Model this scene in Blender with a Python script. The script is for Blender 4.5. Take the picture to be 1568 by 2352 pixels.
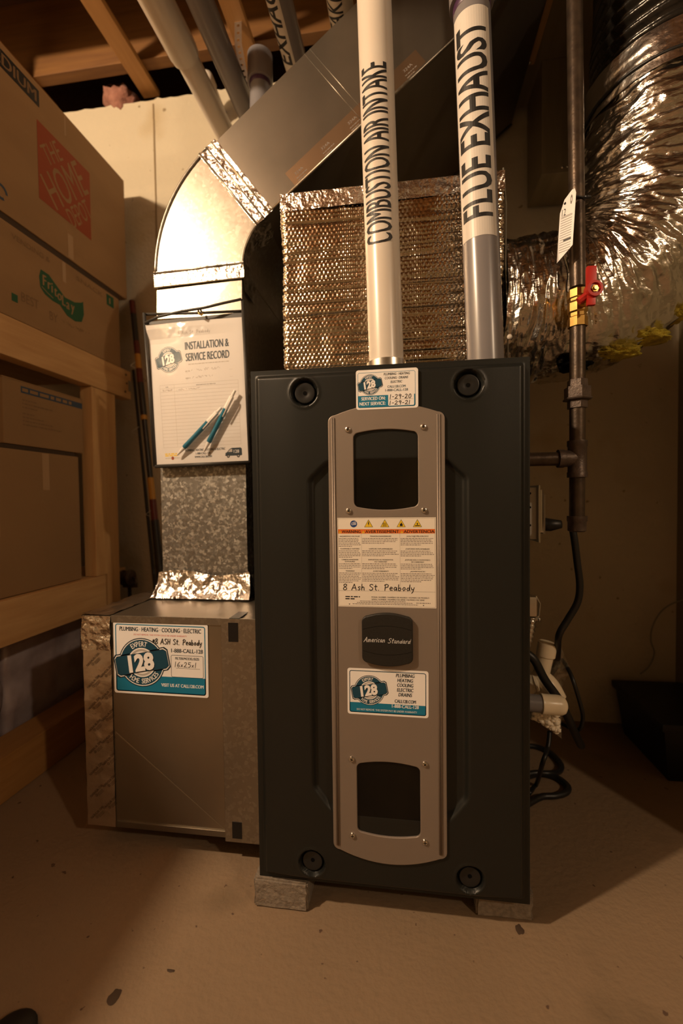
import bpy, bmesh, math, random
from mathutils import Vector, Matrix, noise

for o in list(bpy.data.objects):
    bpy.data.objects.remove(o, do_unlink=True)
SC = bpy.context.scene
COL = SC.collection
R = math.radians
rnd = random.Random(7)

# ------------------------------------------------------------------ camera
cam_d = bpy.data.cameras.new('camera')
cam = bpy.data.objects.new('camera', cam_d)
COL.objects.link(cam)
yaw, pitch, roll, CH = 0.14018, -0.02981, -0.01257, 0.69823
fw0 = Vector((-math.sin(yaw), math.cos(yaw), 0)); rt0 = Vector((math.cos(yaw), math.sin(yaw), 0)); up0 = Vector((0, 0, 1))
fw = fw0 * math.cos(pitch) + up0 * math.sin(pitch)
u2 = up0 * math.cos(pitch) - fw0 * math.sin(pitch)
rt = rt0 * math.cos(roll) + u2 * math.sin(roll)
up = u2 * math.cos(roll) - rt0 * math.sin(roll)
m3 = Matrix((rt, up, -fw)).transposed()
cam.matrix_world = Matrix.Translation((0, 0, CH)) @ m3.to_4x4()
cam_d.sensor_fit = 'VERTICAL'
cam_d.sensor_height = 36.0
cam_d.lens = 1032.5 / 2352 * 36.0
cam_d.clip_start = 0.02
cam_d.dof.use_dof = True
cam_d.dof.focus_distance = 0.76
cam_d.dof.aperture_fstop = 2.4
SC.camera = cam

# ------------------------------------------------------------------ light
w = bpy.data.worlds.new('world'); SC.world = w; w.use_nodes = True
w.node_tree.nodes['Background'].inputs[0].default_value = (1.0, 0.72, 0.45, 1)
w.node_tree.nodes['Background'].inputs[1].default_value = 0.006
WARM = (1.0, 0.74, 0.49)
def bulb(name, loc, power, rad=0.035):
    d = bpy.data.lights.new(name, 'POINT'); d.energy = power; d.color = WARM; d.shadow_soft_size = rad
    o = bpy.data.objects.new(name, d); COL.objects.link(o); o.location = loc
    return o
bulb('ceiling_bulb', (-1.24, -0.18, 1.91), 86.0, 0.035)
bulb('ceiling_bulb', (1.90, -1.15, 1.98), 42.0, 0.04)

SC.view_settings.view_transform = 'Standard'
SC.view_settings.look = 'None'
SC.view_settings.gamma = 1.0
SC.view_settings.use_curve_mapping = False
SC.view_settings.exposure = 0.55

# ------------------------------------------------------------------ materials
MATS = {}
def mat(name, col, rough=0.5, metal=0.0, col2=None, nscale=8.0, ndetail=4.0, stretch=None, bump=0.0, bscale=60.0,
        spec=0.5, contrast=(0.35, 0.65), bstretch=None, rough2=None, bdetail=3.0):
    m = bpy.data.materials.new(name); m.use_nodes = True
    nt = m.node_tree; b = nt.nodes['Principled BSDF']
    b.inputs['Base Color'].default_value = (*col, 1); b.inputs['Roughness'].default_value = rough
    b.inputs['Metallic'].default_value = metal; b.inputs['Specular IOR Level'].default_value = spec
    tc = nt.nodes.new('ShaderNodeTexCoord')
    def coords(st):
        if not st: return tc.outputs['Object']
        mp = nt.nodes.new('ShaderNodeMapping'); mp.inputs['Scale'].default_value = st
        nt.links.new(tc.outputs['Object'], mp.inputs['Vector']); return mp.outputs[0]
    if col2:
        n = nt.nodes.new('ShaderNodeTexNoise'); n.inputs['Scale'].default_value = nscale; n.inputs['Detail'].default_value = ndetail
        nt.links.new(coords(stretch), n.inputs['Vector'])
        r = nt.nodes.new('ShaderNodeValToRGB')
        r.color_ramp.elements[0].position = contrast[0]; r.color_ramp.elements[1].position = contrast[1]
        r.color_ramp.elements[0].color = (*col, 1); r.color_ramp.elements[1].color = (*col2, 1)
        nt.links.new(n.outputs['Fac'], r.inputs['Fac']); nt.links.new(r.outputs['Color'], b.inputs['Base Color'])
        if rough2 is not None:
            mr = nt.nodes.new('ShaderNodeMapRange'); mr.inputs['From Min'].default_value = contrast[0]; mr.inputs['From Max'].default_value = contrast[1]
            mr.inputs['To Min'].default_value = rough; mr.inputs['To Max'].default_value = rough2
            nt.links.new(n.outputs['Fac'], mr.inputs['Value']); nt.links.new(mr.outputs[0], b.inputs['Roughness'])
    if bump:
        n2 = nt.nodes.new('ShaderNodeTexNoise'); n2.inputs['Scale'].default_value = bscale; n2.inputs['Detail'].default_value = bdetail
        nt.links.new(coords(bstretch), n2.inputs['Vector'])
        bp = nt.nodes.new('ShaderNodeBump'); bp.inputs['Strength'].default_value = bump; bp.inputs['Distance'].default_value = 0.01
        nt.links.new(n2.outputs['Fac'], bp.inputs['Height']); nt.links.new(bp.outputs[0], b.inputs['Normal'])
    MATS[name] = m
    return m

def spangle(name, lo, hi, r0, r1, scale, bump=0.05):
    """galvanised sheet: zinc crystals as voronoi cells with their own tint, gloss and tilt"""
    m = bpy.data.materials.new(name); m.use_nodes = True
    nt = m.node_tree; b = nt.nodes['Principled BSDF']; b.inputs['Metallic'].default_value = 0.92
    tc = nt.nodes.new('ShaderNodeTexCoord')
    wn = nt.nodes.new('ShaderNodeTexNoise'); wn.inputs['Scale'].default_value = scale * 0.8
    mx = nt.nodes.new('ShaderNodeMixRGB'); mx.inputs[0].default_value = 0.012
    nt.links.new(tc.outputs['Object'], wn.inputs['Vector'])
    nt.links.new(tc.outputs['Object'], mx.inputs[1]); nt.links.new(wn.outputs['Color'], mx.inputs[2])
    v = nt.nodes.new('ShaderNodeTexVoronoi'); v.inputs['Scale'].default_value = scale
    nt.links.new(mx.outputs[0], v.inputs['Vector'])
    sp = nt.nodes.new('ShaderNodeSeparateColor'); nt.links.new(v.outputs['Color'], sp.inputs[0])
    rp = nt.nodes.new('ShaderNodeValToRGB'); rp.color_ramp.elements[0].color = (*lo, 1); rp.color_ramp.elements[1].color = (*hi, 1)
    rp.color_ramp.elements[0].position = 0.55; rp.color_ramp.elements[1].position = 1.0
    nt.links.new(sp.outputs[0], rp.inputs[0]); nt.links.new(rp.outputs[0], b.inputs['Base Color'])
    mr = nt.nodes.new('ShaderNodeMapRange'); mr.inputs['To Min'].default_value = r0; mr.inputs['To Max'].default_value = r1
    nt.links.new(sp.outputs[1], mr.inputs[0]); nt.links.new(mr.outputs[0], b.inputs['Roughness'])
    bp = nt.nodes.new('ShaderNodeBump'); bp.inputs['Strength'].default_value = bump; bp.inputs['Distance'].default_value = 0.01
    nt.links.new(sp.outputs[2], bp.inputs['Height']); nt.links.new(bp.outputs[0], b.inputs['Normal'])
    MATS[name] = m
    return m

def wood(name, c1, c2, axis):
    st = [9.0, 9.0, 9.0]; st['xyz'.index(axis)] = 0.8
    return mat(name, c1, 0.6, 0, c2, 6.0, 6.0, tuple(st), bump=0.06, bscale=20, bstretch=tuple(st), contrast=(0.3, 0.72))

M = MATS
mat('charcoal', (0.0105, 0.0115, 0.0102), 0.38, 0.0, bump=0.05, bscale=900, spec=0.42)
mat('charcoal_side', (0.025, 0.025, 0.023), 0.5)
mat('taupe', (0.275, 0.228, 0.192), 0.46, 0.45, bump=0.03, bscale=1200)
mat('window_glass', (0.003, 0.003, 0.003), 0.10, 0.0, (0.008, 0.006, 0.004), 14, spec=0.3, bump=0.5, bscale=5, bstretch=(5, 1, 1), bdetail=1)
mat('knob_black', (0.012, 0.012, 0.012), 0.33)
mat('hole_black', (0.002, 0.002, 0.002), 0.9, spec=0.1)
mat('badge_black', (0.012, 0.011, 0.009), 0.5, bump=0.1, bscale=500)
mat('screw_metal', (0.8, 0.78, 0.74), 0.22, 1.0)
mat('paper', (0.66, 0.635, 0.61), 0.5, col2=(0.63, 0.60, 0.58), nscale=5)
mat('sticker_white', (0.84, 0.82, 0.80), 0.42)
mat('label_cream', (0.78, 0.72, 0.63), 0.45)
mat('teal', (0.006, 0.175, 0.31), 0.45)
mat('teal_dark', (0.006, 0.055, 0.095), 0.45)
mat('ink_black', (0.008, 0.008, 0.009), 0.5)
mat('ink_navy', (0.008, 0.022, 0.035), 0.5)
mat('ink_grey', (0.20, 0.17, 0.15), 0.6)
mat('ink_faint', (0.42, 0.38, 0.34), 0.6)
mat('ink_pencil', (0.30, 0.26, 0.24), 0.6)
mat('ink_red', (0.6, 0.06, 0.04), 0.6)
mat('ring_grey', (0.45, 0.42, 0.39), 0.5)
mat('warn_orange', (0.70, 0.16, 0.02), 0.5)
mat('warn_yellow', (0.78, 0.52, 0.02), 0.5)
mat('warn_blue', (0.01, 0.05, 0.20), 0.5)
mat('pen_teal', (0.005, 0.13, 0.21), 0.35)
mat('pen_white', (0.75, 0.72, 0.68), 0.35)
mat('binding', (0.035, 0.032, 0.028), 0.5)
mat('brass', (0.72, 0.47, 0.14), 0.28, 1.0, (0.55, 0.33, 0.09), 60)
mat('iron', (0.105, 0.074, 0.050), 0.36, 0.6, (0.06, 0.042, 0.030), 50, bump=0.05, bscale=200)
mat('iron_fitting', (0.075, 0.053, 0.042), 0.45, 0.45, (0.12, 0.088, 0.07), 60, bump=0.10, bscale=250)
mat('red_plastic', (0.42, 0.018, 0.012), 0.4)
mat('pvc_white', (0.64, 0.585, 0.52), 0.28, 0, (0.60, 0.54, 0.47), 6)
mat('pipe_label', (0.62, 0.585, 0.54), 0.4)
mat('pvc_grey', (0.205, 0.195, 0.205), 0.26, 0, (0.185, 0.175, 0.185), 6)
mat('pvc_cream', (0.86, 0.75, 0.56), 0.3)
mat('primer_purple', (0.055, 0.020, 0.06), 0.4)
mat('rubber', (0.010, 0.010, 0.010), 0.42)
mat('black_tape', (0.006, 0.006, 0.007), 0.35)
mat('foil', (0.86, 0.82, 0.77), 0.16, 1.0, bump=0.42, bscale=95, bdetail=6)
mat('foil_soft', (0.74, 0.70, 0.65), 0.22, 1.0, bump=0.35, bscale=30, bdetail=6)
mat('foil_tape', (0.66, 0.60, 0.53), 0.30, 1.0, (0.74, 0.69, 0.62), 30, bump=0.16, bscale=30, bdetail=5)
mat('bubble_foil', (0.64, 0.55, 0.43), 0.16, 1.0, bump=0.10, bscale=140)
mat('flex_foil', (0.68, 0.65, 0.61), 0.19, 1.0, bump=0.42, bscale=30, bdetail=7, bstretch=(1, 1, 2.4))
mat('flex_black', (0.022, 0.019, 0.016), 0.22, 0.35, bump=0.3, bscale=40)
mat('fiberglass', (0.50, 0.40, 0.035), 0.9, 0, (0.30, 0.22, 0.02), 40, bump=0.8, bscale=120)
spangle('galv_spangle', (0.235, 0.22, 0.195), (0.58, 0.56, 0.51), 0.40, 0.55, 185, 0.06)
spangle('galv_plain', (0.31, 0.28, 0.235), (0.39, 0.355, 0.30), 0.33, 0.40, 160, 0.012)
mat('galv_dull', (0.215, 0.19, 0.155), 0.36, 0.9, (0.28, 0.245, 0.20), 5, bump=0.02, bscale=8)
mat('galv_dark', (0.30, 0.255, 0.17), 0.45, 0.55, (0.36, 0.30, 0.20), 6, bump=0.03, bscale=6, stretch=(9, 1, 1))
mat('tape_dull', (0.30, 0.20, 0.125), 0.40, 0.9)
mat('wall_seam', (0.24, 0.17, 0.09), 0.9)
mat('galv_box', (0.27, 0.24, 0.19), 0.34, 0.9, (0.35, 0.295, 0.225), 4, bump=0.02, bscale=8)
mat('steel_zinc', (0.62, 0.59, 0.54), 0.28, 1.0)
mat('plate_grey', (0.46, 0.43, 0.38), 0.42, 0.3)
mat('cardboard', (0.33, 0.195, 0.088), 0.75, 0, (0.29, 0.168, 0.074), 4, bump=0.03, bscale=150, stretch=(1, 1, 3))
mat('cardboard_b', (0.29, 0.168, 0.072), 0.75, 0, (0.255, 0.147, 0.064), 3, bump=0.03, bscale=150)
mat('card_print', (0.21, 0.12, 0.055), 0.75)
mat('card_dark', (0.05, 0.028, 0.014), 0.8)
mat('hd_orange', (0.29, 0.052, 0.013), 0.7)
mat('frito_green', (0.012, 0.085, 0.035), 0.7)
mat('blue_print', (0.035, 0.06, 0.10), 0.7)
mat('clear_tape', (0.37, 0.225, 0.11), 0.3)
mat('pink_wool', (0.36, 0.17, 0.12), 0.95, 0, (0.24, 0.10, 0.07), 30, bump=0.8, bscale=60)
mat('wrap_film', (0.50, 0.42, 0.43), 0.30, 0.1, (0.30, 0.23, 0.23), 9, bump=0.6, bscale=18)
mat('rod_red', (0.11, 0.012, 0.007), 0.3)
mat('rod_dark', (0.014, 0.010, 0.008), 0.35)
mat('rod_yellow', (0.50, 0.25, 0.035), 0.4)
mat('pellets', (0.88, 0.80, 0.66), 0.6)
mat('tote_black', (0.004, 0.004, 0.004), 0.45)
mat('wire_grey', (0.20, 0.18, 0.14), 0.5)
mat('cement_block', (0.25, 0.205, 0.155), 0.95, 0, (0.18, 0.145, 0.11), 140, bump=0.22, bscale=220)
wood('wood_strap', (0.40, 0.20, 0.06), (0.32, 0.15, 0.04), 'y')
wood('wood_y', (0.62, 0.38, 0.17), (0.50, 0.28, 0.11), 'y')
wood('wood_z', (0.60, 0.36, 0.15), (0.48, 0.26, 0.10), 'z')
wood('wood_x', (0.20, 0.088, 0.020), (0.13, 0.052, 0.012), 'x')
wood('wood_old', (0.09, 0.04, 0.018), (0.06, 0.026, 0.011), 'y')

def clear_film(name, gloss, tint=(1, 1, 1)):
    m = bpy.data.materials.new(name); m.use_nodes = True; nt = m.node_tree
    for n in list(nt.nodes):
        if n.type != 'OUTPUT_MATERIAL': nt.nodes.remove(n)
    out = [n for n in nt.nodes if n.type == 'OUTPUT_MATERIAL'][0]
    t = nt.nodes.new('ShaderNodeBsdfTransparent'); t.inputs[0].default_value = (*tint, 1)
    g = nt.nodes.new('ShaderNodeBsdfGlossy'); g.inputs['Roughness'].default_value = 0.12
    tc = nt.nodes.new('ShaderNodeTexCoord'); nz = nt.nodes.new('ShaderNodeTexNoise'); nz.inputs['Scale'].default_value = 22
    bp = nt.nodes.new('ShaderNodeBump'); bp.inputs['Strength'].default_value = 0.5; bp.inputs['Distance'].default_value = 0.01
    nt.links.new(tc.outputs['Object'], nz.inputs['Vector']); nt.links.new(nz.outputs[0], bp.inputs['Height']); nt.links.new(bp.outputs[0], g.inputs['Normal'])
    mx = nt.nodes.new('ShaderNodeMixShader'); mx.inputs[0].default_value = gloss
    nt.links.new(t.outputs[0], mx.inputs[1]); nt.links.new(g.outputs[0], mx.inputs[2]); nt.links.new(mx.outputs[0], out.inputs['Surface'])
    MATS[name] = m
clear_film('pouch_film', 0.035)
clear_film('bag_film', 0.14, (0.97, 0.95, 0.92))

def concrete(name, c1, c2, stain, spot, spot_scale=34.0, bump=0.25):
    """poured concrete: broad blotches, stains with their own outline, small pits"""
    m = mat(name, c1, 0.85, 0, c2, 2.2, 6, contrast=(0.3, 0.75), bump=bump, bscale=90, bdetail=6)
    nt = m.node_tree; b = nt.nodes['Principled BSDF']; src = b.inputs['Base Color'].links[0].from_socket
    tc = nt.nodes.new('ShaderNodeTexCoord')
    def layer(src, scale, lo, hi, col):
        n = nt.nodes.new('ShaderNodeTexNoise'); n.inputs['Scale'].default_value = scale; n.inputs['Detail'].default_value = 2
        nt.links.new(tc.outputs['Object'], n.inputs['Vector'])
        mr = nt.nodes.new('ShaderNodeMapRange'); mr.inputs['From Min'].default_value = lo; mr.inputs['From Max'].default_value = hi
        nt.links.new(n.outputs['Fac'], mr.inputs[0])
        mx = nt.nodes.new('ShaderNodeMixRGB'); nt.links.new(mr.outputs[0], mx.inputs[0]); nt.links.new(src, mx.inputs[1]); mx.inputs[2].default_value = (*col, 1)
        return mx.outputs[0]
    s = layer(src, 5.0, 0.60, 0.74, stain)
    s = layer(s, spot_scale, 0.71, 0.75, spot)
    nt.links.new(s, b.inputs['Base Color'])
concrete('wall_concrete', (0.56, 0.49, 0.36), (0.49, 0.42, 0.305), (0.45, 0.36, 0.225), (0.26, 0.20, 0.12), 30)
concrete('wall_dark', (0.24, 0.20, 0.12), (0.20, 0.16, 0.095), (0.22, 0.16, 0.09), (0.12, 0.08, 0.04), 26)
concrete('floor_concrete', (0.255, 0.172, 0.102), (0.20, 0.135, 0.078), (0.17, 0.115, 0.065), (0.09, 0.05, 0.03), 60, 0.2)

# ------------------------------------------------------------------ builders
class MB:
    def __init__(s): s.v = []; s.f = []; s.mi = []; s.mats = []
    def _m(s, m):
        if m not in s.mats: s.mats.append(m)
        return s.mats.index(m)
    def add(s, vs, fs, m):
        k = len(s.v); i = s._m(m); s.v += [tuple(q) for q in vs]
        for f in fs: s.f.append([a + k for a in f]); s.mi.append(i)
        return s
    def box(s, lo, hi, m, bev=0.0):
        bm = bmesh.new(); bmesh.ops.create_cube(bm, size=1)
        c = [(a + b) / 2 for a, b in zip(lo, hi)]; d = [b - a for a, b in zip(lo, hi)]
        for q in bm.verts: q.co = Vector((c[0] + q.co.x * d[0], c[1] + q.co.y * d[1], c[2] + q.co.z * d[2]))
        if bev: bmesh.ops.bevel(bm, geom=bm.edges[:], offset=bev, segments=2, profile=0.7, affect='EDGES')
        return s.bm(bm, m)
    def bm(s, bm, m):
        bm.verts.index_update()
        s.add([q.co for q in bm.verts], [[q.index for q in f.verts] for f in bm.faces], m); bm.free(); return s
    def tube(s, path, rad, m, seg=16, caps=True, squash=None):
        P = [Vector(q) for q in path]; n = len(P)
        rr = rad if isinstance(rad, (list, tuple)) else [rad] * n
        T = []
        for i in range(n):
            t = P[min(i + 1, n - 1)] - P[max(i - 1, 0)]; T.append(t.normalized())
        ref = Vector((0, 0, 1)) if abs(T[0].z) < 0.9 else Vector((1, 0, 0))
        N = (ref - T[0] * ref.dot(T[0])).normalized(); vs = []; fs = []
        for i in range(n):
            N = (N - T[i] * N.dot(T[i])).normalized(); B = T[i].cross(N)
            for k in range(seg):
                a = 2 * math.pi * k / seg
                vs.append(P[i] + (N * math.cos(a) + B * math.sin(a)) * rr[i])
        for i in range(n - 1):
            for k in range(seg):
                k2 = (k + 1) % seg
                fs.append([i * seg + k, i * seg + k2, (i + 1) * seg + k2, (i + 1) * seg + k])
        if caps:
            fs.append(list(range(seg))[::-1]); fs.append([(n - 1) * seg + k for k in range(seg)])
        return s.add(vs, fs, m)
    def lathe(s, base, axis, prof, m, seg=24, cap=True):
        """prof: list of (distance along axis, radius)"""
        A = Vector(axis).normalized(); b = Vector(base)
        ref = Vector((0, 0, 1)) if abs(A.z) < 0.9 else Vector((1, 0, 0))
        N = (ref - A * ref.dot(A)).normalized(); B = A.cross(N); vs = []; fs = []
        for h, r in prof:
            for k in range(seg):
                a = 2 * math.pi * (k + 0.5) / seg
                vs.append(b + A * h + (N * math.cos(a) + B * math.sin(a)) * max(r, 1e-5))
        for i in range(len(prof) - 1):
            for k in range(seg):
                k2 = (k + 1) % seg
                fs.append([i * seg + k, i * seg + k2, (i + 1) * seg + k2, (i + 1) * seg + k])
        if cap:
            fs.append(list(range(seg))[::-1]); fs.append([(len(prof) - 1) * seg + k for k in range(seg)])
        return s.add(vs, fs, m)
    def prism(s, pts, y0, y1, m):
        """outline in XZ pushed from y0 to y1"""
        n = len(pts)
        vs = [(a, y0, b) for a, b in pts] + [(a, y1, b) for a, b in pts]
        fs = [list(range(n)), list(range(n, 2 * n))[::-1]] + [[i, i + n, (i + 1) % n + n, (i + 1) % n] for i in range(n)]
        return s.add(vs, fs, m)
    def build(s, name, parent=None, smooth=False, bevel=0):
        me = bpy.data.meshes.new(name); me.from_pydata(s.v, [], s.f)
        for m in s.mats: me.materials.append(M[m])
        for p, i in zip(me.polygons, s.mi): p.material_index = i
        bm = bmesh.new(); bm.from_mesh(me); bmesh.ops.recalc_face_normals(bm, faces=bm.faces)
        bm.to_mesh(me); bm.free()
        if smooth:
            for p in me.polygons: p.use_smooth = True
            if smooth is not True and hasattr(me, 'set_sharp_from_angle'): me.set_sharp_from_angle(angle=R(smooth))
        return link(name, me, parent)

OFF = {}
def link(name, me, parent=None):
    o = bpy.data.objects.new(name, me); COL.objects.link(o)
    if parent is not None:
        L = OFF.get(parent.name, Vector((0, 0, 0))); me.transform(Matrix.Translation(-L))
        o.parent = parent; OFF[o.name] = L
    return o
def rebase(o, loc):
    L = Vector(loc); o.data.transform(Matrix.Translation(-L)); o.location = L; OFF[o.name] = L
    return o
def thing(name, label, cat, loc=(0, 0, 0), group=None):
    o = bpy.data.objects.new(name, None); COL.objects.link(o); o.location = loc; o.empty_display_size = 0.05
    OFF[o.name] = Vector(loc); return tag(o, label, cat, group)
def tag(o, label, cat, group=None):
    o['label'] = label; o['category'] = cat
    if group: o['group'] = group
    return o
def struct(o, label=None):
    o['kind'] = 'structure'
    if label: o['label'] = label
    return o
def clone(o, delta, parent):
    c = o.copy(); COL.objects.link(c); c.parent = parent; c.location = o.location + Vector(delta); OFF[c.name] = OFF.get(parent.name, Vector()); return c

# ---- flat print: 2D polygons in layers, mapped onto a plane or a pipe
def text_geo(s, bold=0.0, shear=0.0, _c={}):
    k = (s, bold, shear)
    if k not in _c:
        cu = bpy.data.curves.new('lettering', 'FONT'); cu.body = s; cu.size = 1; cu.offset = bold; cu.shear = shear; cu.resolution_u = 3
        ob = bpy.data.objects.new('lettering', cu); me = bpy.data.meshes.new_from_object(ob)
        _c[k] = ([(q.co.x, q.co.y) for q in me.vertices], [list(p.vertices) for p in me.polygons])
        bpy.data.objects.remove(ob); bpy.data.meshes.remove(me); bpy.data.curves.remove(cu)
    return _c[k]
CAP = max(y for x, y in text_geo('H')[0])
HAND = {  # pen strokes: width, polylines in a box of cap height 1
 '8': (.62, [[(.32,.52),(.12,.68),(.12,.88),(.32,1),(.52,.88),(.5,.68),(.32,.52),(.08,.32),(.08,.12),(.3,0),(.54,.12),(.54,.32),(.32,.52)]]),
 'A': (.75, [[(0,0),(.36,1),(.68,0)], [(.12,.36),(.6,.38)]]),
 's': (.42, [[(.4,.5),(.22,.58),(.08,.46),(.2,.32),(.36,.2),(.26,.03),(.04,.06)]]),
 'h': (.48, [[(.06,1),(.06,0)], [(.06,.34),(.22,.56),(.38,.46),(.42,0)]]),
 'S': (.6, [[(.54,.86),(.34,1),(.1,.9),(.08,.7),(.3,.54),(.52,.36),(.48,.1),(.24,0),(.02,.12)]]),
 't': (.42, [[(.2,.92),(.18,.12),(.36,.02)], [(0,.62),(.42,.66)]]),
 '.': (.25, [[(.08,.02),(.12,.05)]]),
 'P': (.62, [[(.1,0),(.12,.98)], [(0,.86),(.3,1.04),(.56,.88),(.5,.58),(.14,.44)]]),
 'e': (.48, [[(.06,.3),(.4,.36),(.36,.54),(.18,.58),(.05,.36),(.14,.06),(.44,.08)]]),
 'a': (.5, [[(.4,.5),(.2,.58),(.04,.34),(.12,.06),(.32,.12),(.42,.52),(.42,.1),(.5,.02)]]),
 'b': (.5, [[(.06,1),(.06,.04),(.3,.02),(.42,.26),(.3,.5),(.08,.36)]]),
 'o': (.48, [[(.2,.56),(.04,.3),(.18,.02),(.4,.2),(.36,.5),(.2,.56)]]),
 'd': (.5, [[(.38,.42),(.18,.5),(.04,.24),(.16,.02),(.36,.16),(.44,1),(.42,.14),(.5,.02)]]),
 'y': (.5, [[(.04,.54),(.12,.16),(.36,.24)], [(.44,.56),(.3,-.1),(.12,-.38)]]),
 '#': (.5, [[(.16,.2),(.2,.8)], [(.36,.2),(.4,.8)], [(.02,.4),(.52,.42)], [(.02,.62),(.52,.64)]]),
 'H': (.6, [[(.06,1),(.06,0)], [(.5,1),(.5,0)], [(.06,.5),(.5,.52)]]),
 '1': (.3, [[(.14,1),(.1,0)]]),
 '6': (.52, [[(.42,.98),(.12,.6),(.06,.2),(.24,0),(.46,.16),(.36,.44),(.08,.32)]]),
 'x': (.42, [[(.04,.5),(.34,.08)], [(.34,.52),(.04,.06)]]),
 '2': (.55, [[(.06,.8),(.24,1),(.46,.84),(.36,.5),(.04,.04),(.24,.1),(.54,.02)]]),
 '5': (.55, [[(.5,.98),(.12,.96),(.1,.58),(.36,.62),(.5,.36),(.34,.04),(.04,.06)]]),
 '9': (.52, [[(.46,.86),(.24,1),(.06,.78),(.2,.56),(.44,.72),(.46,.9),(.4,.4),(.34,0)]]),
 '0': (.55, [[(.26,1),(.06,.6),(.12,.12),(.34,.02),(.5,.4),(.44,.86),(.26,1)]]),
 '-': (.4, [[(.06,.46),(.34,.48)]]),
 'm': (.72, [[(.04,.54),(.06,0)], [(.06,.36),(.2,.56),(.3,.44),(.32,0)], [(.32,.36),(.46,.56),(.58,.42),(.64,.02)]]),
 'n': (.48, [[(.04,.54),(.06,0)], [(.06,.36),(.22,.56),(.36,.44),(.42,.02)]]),
 'r': (.34, [[(.06,.54),(.08,0)], [(.08,.36),(.2,.54),(.34,.52)]]),
 'i': (.24, [[(.08,.54),(.1,.02)], [(.12,.76),(.14,.79)]]),
 'c': (.42, [[(.36,.5),(.18,.56),(.04,.3),(.14,.04),(.38,.08)]]),
 'N': (.6, [[(.06,0),(.06,1),(.5,0),(.5,1)]]),
 ' ': (.42, []),
}
class Flat:
    def __init__(s): s.p = []; s.base = None
    def poly(s, pts, m, lay=1): s.p.append((list(pts), m, lay)); return s
    def rect(s, x0, y0, x1, y1, m, lay=1): return s.poly([(x0, y0), (x1, y0), (x1, y1), (x0, y1)], m, lay)
    @staticmethod
    def rr(x0, y0, x1, y1, r, n=5):
        o = []
        for cx, cy, a0 in ((x1 - r, y1 - r, 0), (x0 + r, y1 - r, 90), (x0 + r, y0 + r, 180), (x1 - r, y0 + r, 270)):
            for k in range(n + 1):
                a = R(a0 + 90 * k / n); o.append((cx + r * math.cos(a), cy + r * math.sin(a)))
        return o
    def frame(s, x0, y0, x1, y1, r, t, m, lay=1):
        a = s.rr(x0, y0, x1, y1, r); b = s.rr(x0 + t, y0 + t, x1 - t, y1 - t, max(r - t, 1e-4)); n = len(a)
        for i in range(n): s.poly([a[i], a[(i + 1) % n], b[(i + 1) % n], b[i]], m, lay)
        return s
    def ring(s, cx, cy, r0, r1, m, lay=1, a0=0, a1=360, n=40):
        for k in range(n):
            a, b = R(a0 + (a1 - a0) * k / n), R(a0 + (a1 - a0) * (k + 1) / n)
            s.poly([(cx + r0 * math.cos(a), cy + r0 * math.sin(a)), (cx + r1 * math.cos(a), cy + r1 * math.sin(a)),
                    (cx + r1 * math.cos(b), cy + r1 * math.sin(b)), (cx + r0 * math.cos(b), cy + r0 * math.sin(b))], m, lay)
        return s
    def disc(s, cx, cy, r, m, lay=1, n=40): return s.poly([(cx + r * math.cos(2 * math.pi * k / n), cy + r * math.sin(2 * math.pi * k / n)) for k in range(n)], m, lay)
    def text(s, t, x, y, h, m, w=None, lay=3, al='l', bold=0.016, shear=0.0, rot=0, sq=None, heavy=0.0):
        if heavy: bold = 0
        V, F = text_geo(t, heavy, shear); xs = [q[0] for q in V]; lo, hi = min(xs), max(xs); k = h / CAP
        kx = (w / (hi - lo)) if w else k * (sq or 0.8); W = kx * (hi - lo)
        ox = {'l': 0, 'c': -W / 2, 'r': -W}[al]; c, n = math.cos(rot), math.sin(rot)
        g_ = max(bold, 0) * h * 1.6   # heavier weights are struck several times, slightly offset
        for ex, ey, el in ([(-g_, -g_ * .4, 0), (g_, g_ * .4, .4)] if g_ > 0 else [(0, 0, 0)]):
            Q = []
            for a, b in V:
                a, b = (a - lo) * kx + ox + ex, b * k + ey; Q.append((x + a * c - b * n, y + a * n + b * c))
            for f in F: s.poly([Q[i] for i in f], m, lay + el)
        return s
    def arc_text(s, t, cx, cy, r, h, m, a_mid, span, lay=4, out=True, bold=0.016):
        n = len(t)
        for i, ch in enumerate(t):
            if ch == ' ': continue
            a = a_mid + (span / 2 - span * i / (n - 1) if out else -span / 2 + span * i / (n - 1))
            rr = r if out else r + h
            s.text(ch, cx + rr * math.cos(R(a)), cy + rr * math.sin(R(a)), h, m, lay=lay, al='c', bold=bold, rot=R(a - 90 if out else a + 90), sq=0.72)
        return s
    def stroke(s, pts, wd, m, lay=3):
        for i, (a, b) in enumerate(zip(pts, pts[1:])):
            dx, dy = b[0] - a[0], b[1] - a[1]; L = math.hypot(dx, dy) or 1e-6; nx, ny = -dy / L * wd / 2, dx / L * wd / 2
            ex, ey = dx / L * wd * 0.3, dy / L * wd * 0.3
            s.poly([(a[0] + nx - ex, a[1] + ny - ey), (b[0] + nx + ex, b[1] + ny + ey), (b[0] - nx + ex, b[1] - ny + ey), (a[0] - nx - ex, a[1] - ny - ey)], m, lay)
        return s
    def hand(s, t, x, y, h, m, wd, w=None, lay=3, shear=0.1, rise=0.0):
        tot = sum(HAND[c][0] + .12 for c in t); k = (w / tot) if w else h * 0.85; cx = 0
        for c in t:
            for ln in HAND[c][1]:
                Q = []
                for j in range(len(ln)):
                    Q.append((x + (cx + ln[j][0]) * k + ln[j][1] * h * shear, y + ln[j][1] * h + rise * (cx + ln[j][0]) * k))
                s.stroke(Q, wd, m, lay)
            cx += HAND[c][0] + .12
        return s
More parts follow.
